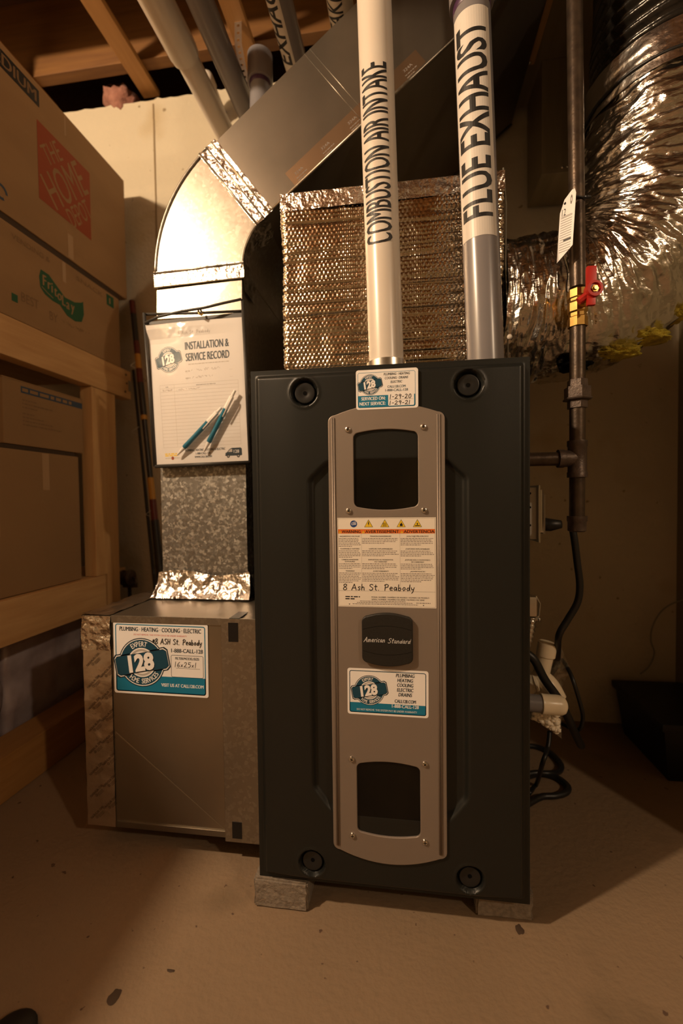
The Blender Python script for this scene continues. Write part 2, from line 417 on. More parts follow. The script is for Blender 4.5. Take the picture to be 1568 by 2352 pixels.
    def lines(s, x0, x1, y, n, dy, h, m, lay=2, rg=None, last=0.6, al='l'):
        """rows of print too small to read, as word-long dashes"""
        rg = rg or rnd
        for i in range(n):
            xe = x1 if i < n - 1 else x0 + (x1 - x0) * last
            if i < n - 1: xe -= rg.random() * 0.12 * (x1 - x0)
            x = x0 + (((x1 - x0) - (xe - x0)) / 2 if al == 'c' else 0); e = x + (xe - x0)
            while x < e:
                wl = (1.2 + rg.random() * 3.2) * h; s.rect(x, y - i * dy, min(x + wl, e), y - i * dy + h, m, lay); x += wl + h * 0.75
        return s
    def scribble(s, x0, x1, y, h, m, lay=2, wd=.0005):
        """pencil note too faint to read"""
        x = x0; Q = []
        while x < x1:
            Q.append((x, y + h * rnd.random())); x += h * (.12 + .3 * rnd.random())
            if rnd.random() < .1: s.stroke(Q, wd, m, lay); Q = []; x += h * .6
        return s.stroke(Q, wd, m, lay)
    def build(s, name, fn, parent=None, slice_u=None):
        mb = MB()
        for pts, m, lay in s.p:
            parts = [pts]
            if slice_u:
                lo = min(q[1] for q in pts); hi = max(q[1] for q in pts); parts = []
                k = math.floor(lo / slice_u)
                while k * slice_u < hi:
                    c = clip(clip(pts, k * slice_u, 1), (k + 1) * slice_u, -1)
                    if len(c) > 2: parts.append(c)
                    k += 1
            for q in parts: mb.add([fn(a, b, lay) for a, b in q], [list(range(len(q)))], m)
        me = bpy.data.meshes.new(name); me.from_pydata(mb.v, [], mb.f)
        for m in mb.mats: me.materials.append(M[m])
        for p, i in zip(me.polygons, mb.mi): p.material_index = i
        return link(name, me, parent)
def clip(pts, v, sg):
    out = []
    for i in range(len(pts)):
        a, b = pts[i], pts[(i + 1) % len(pts)]; da, db = (a[1] - v) * sg, (b[1] - v) * sg
        if da >= 0: out.append(a)
        if (da >= 0) != (db >= 0):
            t = da / (da - db); out.append((a[0] + (b[0] - a[0]) * t, a[1] + (b[1] - a[1]) * t))
    return out
LAY = 0.00006
def plane_y(x0, z0, Y, ang=0.0):
    c, n = math.cos(ang), math.sin(ang)
    return lambda a, b, l: (x0 + a * c - b * n, Y - l * LAY, z0 + a * n + b * c)
def plane_x(y0, z0, X):
    return lambda a, b, l: (X + l * LAY, y0 + a, z0 + b)
def slab_base(f, pts, m):
    f.poly(pts, m, 1.5); n = len(pts)
    return f

def curve2d(outer, holes, ext, bev, name='plate'):
    cu = bpy.data.curves.new(name, 'CURVE'); cu.dimensions = '2D'; cu.fill_mode = 'BOTH'; cu.extrude = ext; cu.bevel_depth = bev; cu.bevel_resolution = 2
    for pts in [outer] + list(holes):
        sp = cu.splines.new('POLY'); sp.points.add(len(pts) - 1); sp.use_cyclic_u = True
        for q, (a, b) in zip(sp.points, pts): q.co = (a, b, 0, 1)
    ob = bpy.data.objects.new(name, cu); me = bpy.data.meshes.new_from_object(ob)
    bpy.data.objects.remove(ob); bpy.data.curves.remove(cu); return me

def badge128(f, cx, cy, r, lay=2, dark='teal_dark', ring='ring_grey', white='sticker_white'):
    """round badge with a tilted banner across it and the number 128"""
    t = R(11)
    def rot(a, b): return (cx + a * math.cos(t) - b * math.sin(t), cy + a * math.sin(t) + b * math.cos(t))
    W, Hh = 1.14 * r, 0.40 * r
    ban = [(-W, -Hh * .8), (-W, Hh * .75), (-W + .1 * r, Hh), (W - .12 * r, Hh), (W, Hh * .75), (W, -Hh * .75), (W - .14 * r, -Hh), (.7 * r, -Hh), (-.7 * r, -Hh), (-W + .12 * r, -Hh * 1.02)]
    big = [(a * 1.06, b * 1.2) for a, b in ban]
    f.disc(cx, cy, 1.0 * r, 'ink_navy', lay); f.poly([rot(a, b) for a, b in big], 'ink_navy', lay)
    f.ring(cx, cy, .925 * r, .96 * r, white, lay + 1)
    f.poly([rot(a * 1.015, b * 1.09) for a, b in ban], white, lay + 1)
    f.disc(cx, cy, .925 * r, dark, lay + 1); f.disc(cx, cy, .60 * r, white, lay + 2); f.disc(cx, cy, .55 * r, ring, lay + 3); f.disc(cx, cy, .46 * r, white, lay + 4)
    f.poly([rot(a, b * .99) for a, b in ban], 'ink_navy', lay + 5); f.poly([rot(a * .985, b * .93) for a, b in ban], dark, lay + 6)
    f.arc_text('EXPERT', cx, cy, .66 * r, .2 * r, white, 100, 46, lay + 4)
    f.arc_text('HOME SERVICES', cx, cy, .66 * r, .2 * r, white, 280, 92, lay + 4, out=False)
    for dx, dy, m_, l_ in ((.02, -.04, 'ink_black', 7), (0, 0, white, 8)):
        x, y = rot(-.62 * r + dx * r, -.30 * r + dy * r); f.text('128', x, y, .62 * r, m_, w=1.16 * r, lay=lay + l_, heavy=.05, shear=.08, rot=t)

# ================================================================== SETTING
WY = 1.46
XL, XR = -1.55, 2.3
fl = MB().box((XL - .3, -2.6, -.12), (XR + .2, WY + .3, 0), 'floor_concrete').build('floor'); struct(fl, 'brown stained concrete basement floor')
# back wall, with a vertical form seam groove on the left and a ragged top edge
wb = MB(); top = []
seam = -.83
def ztop(x): return 2.055 + .006 * noise.noise(Vector((x * 30, 0, 0))) + .003 * noise.noise(Vector((x * 90, 1, 0)))
xs = [XL - .3 + i * .015 for i in range(int((XR - XL + .3) / .015) + 1)]
pts = [(xs[0], -.05)] + [(xs[-1], -.05)] + [(x, ztop(x)) for x in reversed(xs)]
wb.prism(pts, WY, WY + .25, 'wall_concrete')
wall_back = wb.build('wall_back'); struct(wall_back, 'pale poured concrete foundation wall behind the furnace')
g = MB()
for i in range(40):
    z0 = .02 + i * .0505; dx = .0022 * noise.noise(Vector((0, i * .5, 3)))
    g.box((seam + dx - .0022 - .001 * rnd.random(), WY - .0022, z0), (seam + dx + .0022, WY + .001, z0 + .0505), 'wall_seam')
sm = g.build('form_seam', wall_back)
wl = MB().box((XL - .2, -2.6, 0), (XL, WY, 2.06), 'wall_concrete').build('wall_left'); struct(wl)
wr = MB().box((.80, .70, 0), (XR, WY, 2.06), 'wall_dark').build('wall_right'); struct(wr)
tr = MB().box((.742, .70, 0), (.80, .80, 2.06), 'wall_dark').build('shade_post_1'); struct(tr, 'unseen post added beside the right wall to shade the back wall')  # added out-of-view post, placed to cast shade on the back wall's right part
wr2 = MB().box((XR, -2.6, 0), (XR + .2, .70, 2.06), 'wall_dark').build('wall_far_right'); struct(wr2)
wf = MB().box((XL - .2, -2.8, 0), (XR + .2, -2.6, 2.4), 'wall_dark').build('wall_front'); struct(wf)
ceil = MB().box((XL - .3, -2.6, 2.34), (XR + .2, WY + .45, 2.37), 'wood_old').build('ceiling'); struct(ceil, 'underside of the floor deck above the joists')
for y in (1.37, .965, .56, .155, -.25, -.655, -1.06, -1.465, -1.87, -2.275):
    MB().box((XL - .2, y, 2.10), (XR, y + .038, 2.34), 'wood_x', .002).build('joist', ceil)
for x in (-1.26, -.875, -.50, -.10, .30, .70, 1.1, 1.5, 1.9):
    MB().box((x, -2.5, 2.081), (x + .057, WY + .02, 2.10), 'wood_strap', .0015).build('strapping', ceil)
MB().box((XL - .3, WY + .22, 2.07), (XR, WY + .26, 2.34), 'wood_old').build('rim_joist', ceil)
MB().box((XL - .3, WY + .07, 2.05), (XR, WY + .22, 2.09), 'wood_old').build('sill_plate', ceil)

# lumps
def lump(name, c, r, m, parent=None, seed=0, amp=.35, fr=2.0, sub=3, smooth=True):
    bm = bmesh.new(); bmesh.ops.create_icosphere(bm, subdivisions=sub, radius=1)
    for q in bm.verts:
        d = q.co.normalized(); k = 1 + amp * noise.noise(d * fr + Vector((seed, seed * 2.3, 0))) + amp * .5 * noise.noise(d * fr * 3 + Vector((0, seed, 1)))
        q.co = Vector((c[0] + d.x * r[0] * k, c[1] + d.y * r[1] * k, c[2] + d.z * r[2] * k))
    o = MB().bm(bm, m).build(name, parent, smooth); return o
ins = lump('insulation_tuft', (-.965, WY + .03, 2.085), (.055, .05, .045), 'pink_wool', None, 3, .5, 2.5); rebase(ins, (-.965, WY + .03, 2.05))
tag(ins, 'pink fibreglass tuft stuffed on top of the concrete wall', 'insulation')

# ================================================================== FURNACE
X0, FY, ZB, W, H = -.2531, .7289, .05, .4445, .862
fur = thing('furnace', 'dark charcoal upright gas furnace with taupe centre panel, standing on blocks', 'furnace', (X0 + W / 2, FY + .35, ZB))
MB().box((X0 + .004, FY + .006, ZB), (X0 + W - .004, FY + .705, ZB + H - .004), 'charcoal_side', .003).build('cabinet', fur)
def ss(a): a = max(0., min(1., a)); return a * a * (3 - 2 * a)
CU = .2237
KN = [(.0935, .8205), (.3515, .8215), (.0950, .0420), (.3510, .0415)]
def door_d(u, v):
    e = min(u, W - u, v, H - v)
    d = .0085 * ss((e - .0095) / .0055)
    d += .0045 * ss(min(u, W - u) / .09) * ss((e - .008) / .01)
    a = abs(u - CU); lim = .128
    # channel beside the centre panel with sloped ends
    tp = .712 - .030 * ss((a - .088) / .045); bt = .128 + .040 * ss((a - .088) / .045)
    k = ss((lim - a) / .010) * ss((tp - v) / .012) * ss((v - bt) / .014)
    d -= .0085 * k
    for (ku, kv) in KN:
        r = math.hypot(u - ku, v - kv)
        if r < .03:
            d += .0012 * math.exp(-((r - .0238) / .0022) ** 2); d -= .0105 * ss((.0225 - r) / .0045)
    return d
nu, nv = 204, 394
vs = []; fs = []
us = [W * i / nu for i in range(nu + 1)]; vv = [H * j / nv for j in range(nv + 1)]
for v in vv:
    for u in us: vs.append((X0 + u, FY - door_d(u, v), ZB + v))
for j in range(nv):
    for i in range(nu):
        a = j * (nu + 1) + i; fs.append([a, a + 1, a + nu + 2, a + nu + 1])
# rim returned backwards
k0 = len(vs); per = [i for i in range(nu + 1)] + [j * (nu + 1) + nu for j in range(1, nv + 1)] + [nv * (nu + 1) + i for i in range(nu - 1, -1, -1)] + [j * (nu + 1) for j in range(nv - 1, 0, -1)]
for i in per: vs.append((vs[i][0], FY + .02, vs[i][2]))
n = len(per)
for i in range(n): fs.append([per[i], k0 + i, k0 + (i + 1) % n, per[(i + 1) % n]])
door = MB().add(vs, fs, 'charcoal').build('door', fur, 60)
# knobs
def knob_mesh(parent, u, v):
    y = FY - door_d(u, v); c = (X0 + u, y, ZB + v)
    k = MB().lathe(c, (0, -1, 0), [(.0, .0172), (.004, .0172), (.0058, .0162), (.0062, .0150), (.0040, .006), (.0038, .0045)], 'knob_black', 32).build('knob', parent, 35)
    MB().lathe((c[0], c[1] - .0039, c[2]), (0, -1, 0), [(0, .0034), (.0002, .0034)], 'hole_black', 16).build('socket', k)
for u, v in KN: knob_mesh(fur, u, v)
# centre panel
def arch(x0, x1, yb, yt, rise_b, rise_t, r, n=14):
    o = []; cx = (x0 + x1) / 2; hw = (x1 - x0) / 2
    def ft(x): return yt - rise_t * ((x - cx) / hw) ** 2
    def fb(x): return yb + rise_b * ((x - cx) / hw) ** 2
    for k in range(n + 1):
        x = x1 - r - (x1 - x0 - 2 * r) * k / n; o.append((x, ft(x)))
    yc = ft(x0 + r)
    for k in range(1, 7):
        a = R(90 + 90 * k / 6 * .93 + 6); o.append((x0 + r + r * math.cos(a), yc - r + r * math.sin(a)))
    yc2 = fb(x0 + r)
    for k in range(0, 6):
        a = R(180 + 90 * k / 6); o.append((x0 + r + r * math.cos(a), yc2 + r + r * math.sin(a)))
    for k in range(n + 1):
        x = x0 + r + (x1 - x0 - 2 * r) * k / n; o.append((x, fb(x)))
    for k in range(1, 7):
        a = R(270 + 90 * k / 6); o.append((x1 - r + r * math.cos(a), yc2 + r + r * math.sin(a)))
    for k in range(0, 6):
        a = R(0 + 90 * k / 6); o.append((x1 - r + r * math.cos(a), yc - r + r * math.sin(a)))
    return o
pan = arch(.1335, .3140, .0565, .7955, .0215, .0195, .010)
w1 = arch(.1717, .2752, .6285, .7575, .0065, .0065, .010); w2 = arch(.1712, .2748, .0992, .2250, .0065, .0065, .010)
PY = FY - .0165      # front plane of the centre panel
def put2d(me, name, y, mt, parent, smooth=True):
    me.transform(Matrix(((1, 0, 0, X0), (0, 0, -1, y), (0, 1, 0, ZB), (0, 0, 0, 1))))
    me.materials.clear(); me.materials.append(M[mt])
    if smooth:
        for p in me.polygons: p.use_smooth = True
        me.set_sharp_from_angle(angle=R(40))
    o = link(name, me, parent); return o
panel = put2d(curve2d(pan, [w1, w2], .0045, .0012), 'centre_panel', PY + .0057, 'taupe', fur)
panel['label'] = 'taupe metal centre panel with two dark windows'
for ww, yo in ((w1, 0), (w2, 0)):
    put2d(curve2d(ww, [], .001, .0), 'window', PY + .0048, 'window_glass', panel, False)
for u in (.1390, .1420, .3040, .3070):
    MB().tube([(X0 + u, PY - .0004, ZB + .0805), (X0 + u, PY - .0004, ZB + .7765)], .0014, 'taupe', 10).build('rib', panel, True)
# screws
sc = MB().lathe((0, 0, 0), (0, -1, 0), [(0, .0047), (.0012, .0047), (.0026, .0038), (.0033, .0022), (.0035, .0)], 'screw_metal', 20)
sc.box((-.0026, -.0036, -.0005), (.0026, -.0028, .0005), 'hole_black').box((-.0005, -.0036, -.0026), (.0005, -.0028, .0026), 'hole_black')
s0 = None
for i, (u, v) in enumerate([(.1644, .7578), (.2824, .7578), (.1642, .6284), (.2827, .6284), (.1644, .2257), (.2812, .2257), (.1643, .0991), (.2804, .0991)]):
    pos = Vector((X0 + u, PY, ZB + v)) - OFF[fur.name]
    if s0 is None:
        s0 = sc.build('screw', None, 30); s0.parent = panel; s0.location = pos; OFF[s0.name] = OFF[fur.name]
    else:
        c = s0.copy(); COL.objects.link(c); c.parent = panel; c.location = pos; c.rotation_euler = (0, rnd.random() * 3, 0)
# badge
bd = arch(.1852, .2622, .3833, .4648, .008, .008, .008)
badge = put2d(curve2d(bd, [], .0028, .0015), 'brand_badge', PY - .0028, 'badge_black', panel)
f = Flat(); BY = PY - .0071
for sgn, zc in ((1, .4405), (-1, .4065)):
    q = [(.1855 + .0764 * k / 12, zc + sgn * (.006 - .006 * ((k - 6) / 6) ** 2)) for k in range(13)]; f.stroke(q, .0005, 'hole_black', 1)
f.hand('American', .1868, .4205, .0078, 'sticker_white', .00075, w=.0335, shear=.32)
f.hand('Standard', .2245, .4195, .0078, 'sticker_white', .00075, w=.0355, shear=.32)
f.build('brand_lettering', plane_y(X0, ZB, BY), badge)
# warning label
f = Flat(); LW, LH = .1548, .1428
f.rect(0, 0, LW, LH, 'label_cream', 1)
f.frame(.0008, .0012, LW - .0012, LH - .0010, .0003, .00035, 'ink_grey', 2)
f.disc(.0262, .1330, .0055, 'warn_blue', 3); f.frame(.0228, .1312, .0264, .1348, .0003, .0006, 'sticker_white', 4); f.ring(.0285, .1330, .0008, .0016, 'sticker_white', 4, n=12); f.stroke([(.0255, .1355), (.0295, .1362), (.0285, .1350)], .0006, 'sticker_white', 4)
for i, cx in enumerate((.0500, .0757, .1013, .1265)):
    f.poly([(cx - .0070, .1277), (cx + .0070, .1277), (cx, .1400)], 'ink_black', 3); f.poly([(cx - .0061, .1282), (cx + .0061, .1282), (cx, .1389)], 'warn_yellow', 4)
    if i == 0: f.poly([(cx - .0004, .1365), (cx + .0012, .1365), (cx + .0003, .1340), (cx + .0013, .1340), (cx - .0002, .1292), (cx - .0001, .1325), (cx - .0012, .1325)], 'ink_black', 5)
    if i == 1: [f.stroke([(cx - .003 + k * .0016, .1290), (cx - .002 + k * .0016, .1310), (cx - .003 + k * .0016, .1328), (cx - .0022 + k * .0014, .1345)], .0006, 'ink_black', 5) for k in range(4)]
    if i == 2: f.poly([(cx - .002, .1292), (cx + .002, .1292), (cx + .0026, .1315), (cx + .0012, .1335), (cx + .0006, .1355), (cx - .0006, .1330), (cx - .0020, .1325)], 'ink_black', 5)
    if i == 3: f.stroke([(cx - .0036, .1302), (cx - .0012, .1298), (cx, .1308), (cx + .0012, .1298), (cx + .0036, .1302)], .0012, 'ink_black', 5).disc(cx, .1330, .0011, 'ink_black', 5, 12).stroke([(cx, .1322), (cx, .1306)], .0009, 'ink_black', 5)
f.rect(.0008, .1175, LW - .0012, .1245, 'warn_orange', 2)
cols = [(.0010, .0382), (.0386, .0988), (.0994, .1535)]
for (a, b), t in zip(cols, ('WARNING', 'AVERTISSEMENT', 'ADVERTENCIA')):
    f.poly([(a + .0008, .1183), (a + .0050, .1183), (a + .0029, .1222)], 'warn_yellow', 3); f.text('!', a + .0029, .1187, .0024, 'ink_black', lay=4, al='c')
    f.text(t, a + .0060, .1184, .0045, 'ink_black', w=b - a - .0070, lay=3, bold=.024)
heads = [('HAZARDOUS VOLTAGE!', 'TENSION DANGEREUSE!', '\u00a1VOLTAJE PELIGROSO!'), ('FLAMMABLE VAPORS!', 'VAPEURS INFLAMMABLES!', '\u00a1VAPORES INFLAMABLES!'),
         ('CARBON MONOXIDE|EXPOSURE!', 'EXPOSITION AU MONOXYDE|DE CARBONE!', '\u00a1EXPOSICI\u00d3N A MON\u00d3XIDO|DE CARBONO!'), ('WARNING!', 'AVERTISSEMENT!', '\u00a1ADVERTENCIA!')]
rows = [(.1122, 6, 4, 5), (.0922, 5, 4, 4), (.0748, 4, 4, 4), (.0566, 7, 6, 6)]
for (zt, *ns), hs in zip(rows, heads):
    for (a, b), hd, nl in zip(cols, hs, ns):
        z = zt
        for ln in hd.split('|'):
            f.text(ln, (a + b) / 2, z, .0020, 'ink_black', lay=3, al='c', bold=.012, w=min(b - a - .002, len(ln) * .00178)); z -= .0032
        f.lines(a + .0007, b - .0007, z + .0002, nl, .00252, .00105, 'ink_grey', 2)
for x in (.0384, .0991): f.rect(x - .0001, .0330, x + .0001, .1175, 'ink_grey', 3)
f.rect(.001, .0256, LW - .0015, .0259, 'ink_grey', 3)
f.hand('8 Ash St. Peabody', .0075, .0268, .0098, 'ink_black', .00115, w=.1150, lay=5, shear=.06)
f.text('MODEL NUMBER / NUM\u00c9RO DE MODELE / N\u00daMERO DE MODELO', .0535, .0149, .0022, 'ink_black', w=.0905, lay=3, bold=.005)
f.text('SERIAL NUMBER / NUM\u00c9RO DE S\u00c9RIE / N\u00daMERO DE SERIE', .0535, .0113, .0022, 'ink_black', w=.083, lay=3, bold=.005)
f.lines(.0115, .0350, .0152, 1, .003, .0018, 'ink_black', 3, last=1); f.lines(.0115, .0275, .0118, 1, .003, .0018, 'ink_black', 3, last=1)
f.lines(.035, .115, .0090, 1, .002, .0010, 'ink_grey', 3, last=.9); f.lines(.030, .118, .0066, 1, .002, .0010, 'ink_grey', 3, last=1); f.lines(.023, .127, .0042, 1, .002, .0010, 'ink_grey', 3, last=1); f.lines(.124, .146, .0070, 1, .002, .0012, 'ink_grey', 3, last=1)
for x in (.0180, .1350): f.poly([(x, .0028), (x + .0012, .0048), (x - .0012, .0048)], 'ink_black', 3)
lab = f.build('warning_label', plane_y(X0 + .1457, ZB + .4746, PY), panel); lab['label'] = 'cream warning label in three languages'
# service sticker at the top
def rsticker(w_, h_, r_=.004):
    f = Flat(); f.poly(Flat.rr(0, 0, w_, h_, r_), 'sticker_white', 1); return f
f = rsticker(.0968, .0618); S1, S2 = .0968, .0618
f.frame(.0028, .0028, S1 - .0042, S2 - .0042, .003, .0006, 'teal', 2)
f.poly([(.0028, .0215), (.0028, .0055), (.0036, .0036), (.0055, .0028), (S1 - .0070, .0028), (S1 - .0050, .0036), (S1 - .0042, .0055), (S1 - .0042, .0215)], 'teal', 2)
badge128(f, .0222, .0385, .0163, 2)
f.poly(Flat.rr(.0505, .0045, .0905, .0238, .0018), 'sticker_white', 3); f.rect(.0515, .0139, .0895, .0142, 'ink_grey', 4)
f.text('PLUMBING \u00b7 HEATING', .0640, .0520, .0036, 'ink_navy', w=.0405, al='c', shear=.15); f.text('COOLING \u00b7 DRAINS', .0635, .0460, .0036, 'ink_navy', w=.036, al='c', shear=.15); f.text('ELECTRIC', .0635, .0398, .0036, 'ink_navy', w=.0180, al='c', shear=.15)
f.text('CALL128.COM', .0635, .0325, .0036, 'teal_dark', w=.028, al='c'); f.text('1-888-CALL-128', .0635, .0270, .0036, 'teal_dark', w=.035, al='c')
f.text('SERVICED ON:', .0460, .0145, .0050, 'sticker_white', w=.0375, al='r', bold=.024); f.text('NEXT SERVICE:', .0460, .0065, .0050, 'sticker_white', w=.0405, al='r', bold=.024)
f.hand('1-29-20', .0525, .0150, .0068, 'ink_black', .0009, w=.0345, lay=6); f.hand('1-29-21', .0520, .0058, .0062, 'ink_black', .0009, w=.0335, lay=6)
st1 = f.build('service_sticker', plane_y(X0 + .1782, ZB + .7880, PY - .0003), fur); st1['label'] = 'white and teal service date sticker'
# lower company sticker
f = rsticker(.1288, .0752); S1, S2 = .1288, .0752
f.frame(.0032, .0032, S1 - .0036, S2 - .0036, .0035, .0012, 'teal_dark', 2)
f.poly([(.0032, .0195), (.0032, .006), (.0040, .0040), (.006, .0032), (S1 - .006, .0032), (S1 - .0044, .0040), (S1 - .0036, .006), (S1 - .0036, .0195)], 'teal', 2)
badge128(f, .0355, .0400, .0245, 3)
for i, t in enumerate(('PLUMBING', 'HEATING', 'COOLING', 'ELECTRIC', 'DRAINS')):
    f.text(t, .0925, .0635 - i * .0077, .0055, 'ink_navy', w=(.0292, .0245, .0252, .0258, .0212)[i], al='c', shear=.15, bold=.024)
f.text('CALL128.COM', .0925, .0222, .0052, 'ink_navy', w=.033, al='c', bold=.024); f.text('1-888-CALL-128', .0925, .0140, .0050, 'sticker_white', w=.042, al='c', bold=.024)
f.text('DO NOT REMOVE. THIS SYSTEM MAY BE UNDER WARRANTY', .0630, .0068, .0030, 'sticker_white', w=.096, al='c', bold=-.005)
st2 = f.build('company_sticker', plane_y(X0 + .1585, ZB + .3000, PY, -.006), panel); st2['label'] = 'white and teal company sticker below the badge'

# blocks
def block(lo, hi, label):
    mb = MB(); bm = bmesh.new(); bmesh.ops.create_cube(bm, size=1)
    for q in bm.verts: q.co = Vector([(a + b) / 2 + q.co[i] * (b - a) for i, (a, b) in enumerate(zip(lo, hi))])
    bmesh.ops.subdivide_edges(bm, edges=bm.edges[:], cuts=5, use_grid_fill=True)
    for q in bm.verts:
        z = q.co.z
        q.co += Vector((noise.noise(q.co * 60), noise.noise(q.co * 60 + Vector((9, 0, 0))), 0)) * .0022
        q.co.z = min(max(q.co.z, lo[2]), hi[2])
    bmesh.ops.bevel(bm, geom=[e for e in bm.edges if e.calc_face_angle(0) > 1.2], offset=.003, segments=2, affect='EDGES')
    o = mb.bm(bm, 'cement_block').build('concrete_block'); rebase(o, ((lo[0] + hi[0]) / 2, (lo[1] + hi[1]) / 2, 0))
    return tag(o, label, 'block', 'concrete blocks under the furnace')
block((-.262, .722, 0), (-.168, .92, .0495), 'small grey concrete block under the left front corner of the furnace')
block((.112, .752, 0), (.203, .95, .0495), 'small grey concrete block under the right front corner of the furnace')
block((-.262, 1.22, 0), (-.168, 1.42, .0495), 'small grey concrete block under the left rear corner of the furnace')
block((.108, 1.22, 0), (.201, 1.42, .0495), 'small grey concrete block under the right rear corner of the furnace')

# ================================================================== PLENUM in bubble foil
PX0, PX1, PYF, PYB, PZ0, PZ1 = -.245, .192, .905, 1.40, .914, 1.312
pl = thing('plenum', 'supply plenum wrapped in reflective bubble foil on top of the furnace', 'plenum', (-.026, 1.15, PZ0))
MB().box((PX0 + .006, PYF + .008, PZ0), (PX1 - .006, PYB - .006, PZ1 - .006), 'galv_dull').build('sheet_metal_core', pl)
# wrap: grid running round the left corner, the front and the right corner
def bubble(s, z):
    p = .0088; row = math.floor(z / (p * .87)); a = s + (row % 2) * p / 2
    cu, cz = (a / p - round(a / p)) * p, z - (row + .5) * p * .87
    r2 = (cu * cu + cz * cz) / (.0043 ** 2)
    return .0021 * math.sqrt(max(0., 1 - r2)) if r2 < 1 else 0.
rc = .012
segs = []
def wrap_pt(s):   # s from -.30 (left side, back) over the front to the right side
    wF = PX1 - PX0 - 2 * rc; q = math.pi / 2 * rc
    if s < 0: return (PX0, PYF + rc - s, (-1, 0))
    if s < q: a = s / rc; return (PX0 + rc - rc * math.cos(a), PYF + rc - rc * math.sin(a), (-math.cos(a), -math.sin(a)))
    if s < q + wF: return (PX0 + rc + s - q, PYF, (0, -1))
    s2 = s - q - wF
    if s2 < q: a = s2 / rc; return (PX1 - rc + rc * math.sin(a), PYF + rc - rc * math.cos(a), (math.sin(a), -math.cos(a)))
    return (PX1, PYF + rc + s2 - q, (1, 0))
STOT = (PX1 - PX0 - 2 * rc) + math.pi * rc
slist = [-.30 + .012 * i for i in range(25)]; s = 0.
while s < STOT: slist.append(s); s += .0021
slist += [STOT + .012 * i for i in range(26)]
zl = []; z = PZ0
while z <= PZ1: zl.append(z); z += .0021
folds = [.965, .985, 1.010, 1.028, 1.055, 1.070, 1.095, 1.118, 1.130, 1.150, 1.176, 1.195, 1.213, 1.238, 1.255]
vs = []; fs = []
for z in zl:
    for s in slist:
        x, y, nn = wrap_pt(s)
        d = bubble(s, z) * (.55 + .6 * noise.noise(Vector((s * 12, z * 12, 0))) + .25)
        if z > 1.283: d *= .12
        for fz in folds:
            dz = z - fz - .004 * noise.noise(Vector((s * 5, fz * 20, 4)))
            amp = .0062 * ss(.55 + noise.noise(Vector((s * 6, fz * 31, 9))) * 1.6)
            if abs(dz) < .006: d -= amp * math.exp(-(dz / .0016) ** 2)
        d += .0035 * noise.noise(Vector((s * 7, z * 9, 2))) + .0012 * noise.noise(Vector((s * 40, z * 45, 5)))
        zz = z + (.004 * noise.noise(Vector((s * 8, 0, 7))) if z > PZ1 - .003 else 0)
        vs.append((x + nn[0] * d, y + nn[1] * d, zz))
ns = len(slist)
for j in range(len(zl) - 1):
    for i in range(ns - 1): fs.append([j * ns + i, j * ns + i + 1, (j + 1) * ns + i + 1, (j + 1) * ns + i])
MB().add(vs, fs, 'bubble_foil').build('bubble_wrap', pl, True)
# foil tape over the top edge
def tape_grid(name, P, nu_, nv_, m, parent, amp=.0012, fr=40, seed=0):
    """P(a,b) -> point, normal ; a,b in 0..1"""
    vs = []; fs = []
    for j in range(nv_ + 1):
        for i in range(nu_ + 1):
            p, nn = P(i / nu_, j / nv_); p = Vector(p); nn = Vector(nn)
            vs.append(p + nn * (.0009 + amp * (.5 + noise.noise(p * fr + Vector((seed, 0, 0)))) + amp * .5 * abs(noise.noise(p * fr * 2.7))))
    for j in range(nv_):
        for i in range(nu_): a = j * (nu_ + 1) + i; fs.append([a, a + 1, a + nu_ + 2, a + nu_ + 1])
    return MB().add(vs, fs, m).build(name, parent, True)
tape_grid('foil_tape', lambda a, b: ((PX0 + (PX1 - PX0) * a, PYF - .001, PZ1 - .032 + .034 * b), (0, -1, 0)), 120, 12, 'foil', pl, .0014, 55)
# white cable clipped to the plenum's right edge
MB().tube([(PX1 + .010, PYF + .02, .93), (PX1 + .008, PYF + .012, 1.05), (PX1 + .004, PYF + .012, 1.15), (PX1 + .006, PYF + .016, 1.26), (PX1 + .004, PYF + .03, 1.34)], .0016, 'wire_grey', 8).build('thermostat_wire', pl, True)
MB().lathe((PX1 + .010, PYF + .008, 1.005), (0, -1, 0), [(0, .005), (.003, .005), (.005, .003)], 'pvc_white', 14).build('wire_clip', pl, True)

# ================================================================== RETURN DUCT
YF, YB = .98, 1.44
DXL, DXR, DZ0, DZ1 = -.562, -.356, .475, 1.215
ret = thing('return_duct', 'galvanised return air duct rising from the filter box and bending right over the furnace', 'duct', ((DXL + DXR) / 2, (YF + YB) / 2, DZ0))
# the drop is two sleeves: brightly spangled lower, plain upper
MB().prism([(DXL, DZ0), (DXR, DZ0), (DXR, 1.0), (DXL, 1.0)], YF, YB, 'galv_spangle').build('lower_drop', ret)
x0_, x1_ = DXL + .001, DXR - .001   # front sheet tilted, bottom outward, to throw the bulb's glare at the camera
MB().add([(x0_, YF - .008, 1.0), (x1_, YF - .006, 1.0), (x1_, YB - .001, 1.0), (x0_, YB - .001, 1.0), (x0_, YF + .003, DZ1), (x1_, YF + .001, DZ1), (x1_, YB - .001, DZ1), (x0_, YB - .001, DZ1)],
         [[0, 1, 2, 3], [4, 5, 6, 7], [0, 1, 5, 4], [1, 2, 6, 5], [2, 3, 7, 6], [3, 0, 4, 7]], 'galv_plain').build('upper_drop', ret)
AN = 52; r_i = .135; wD = DXR - DXL; cxE, czE = DXR + r_i, DZ1
arc_o = []; arc_i = []
for k in range(17):
    a = R(AN * k / 16)
    arc_i.append((cxE - r_i * math.cos(a), czE + r_i * math.sin(a))); arc_o.append((cxE - (r_i + wD) * math.cos(a), czE + (r_i + wD) * math.sin(a)))
MB().prism(arc_i + arc_o[::-1], YF, YB, 'galv_plain').build('elbow', ret)
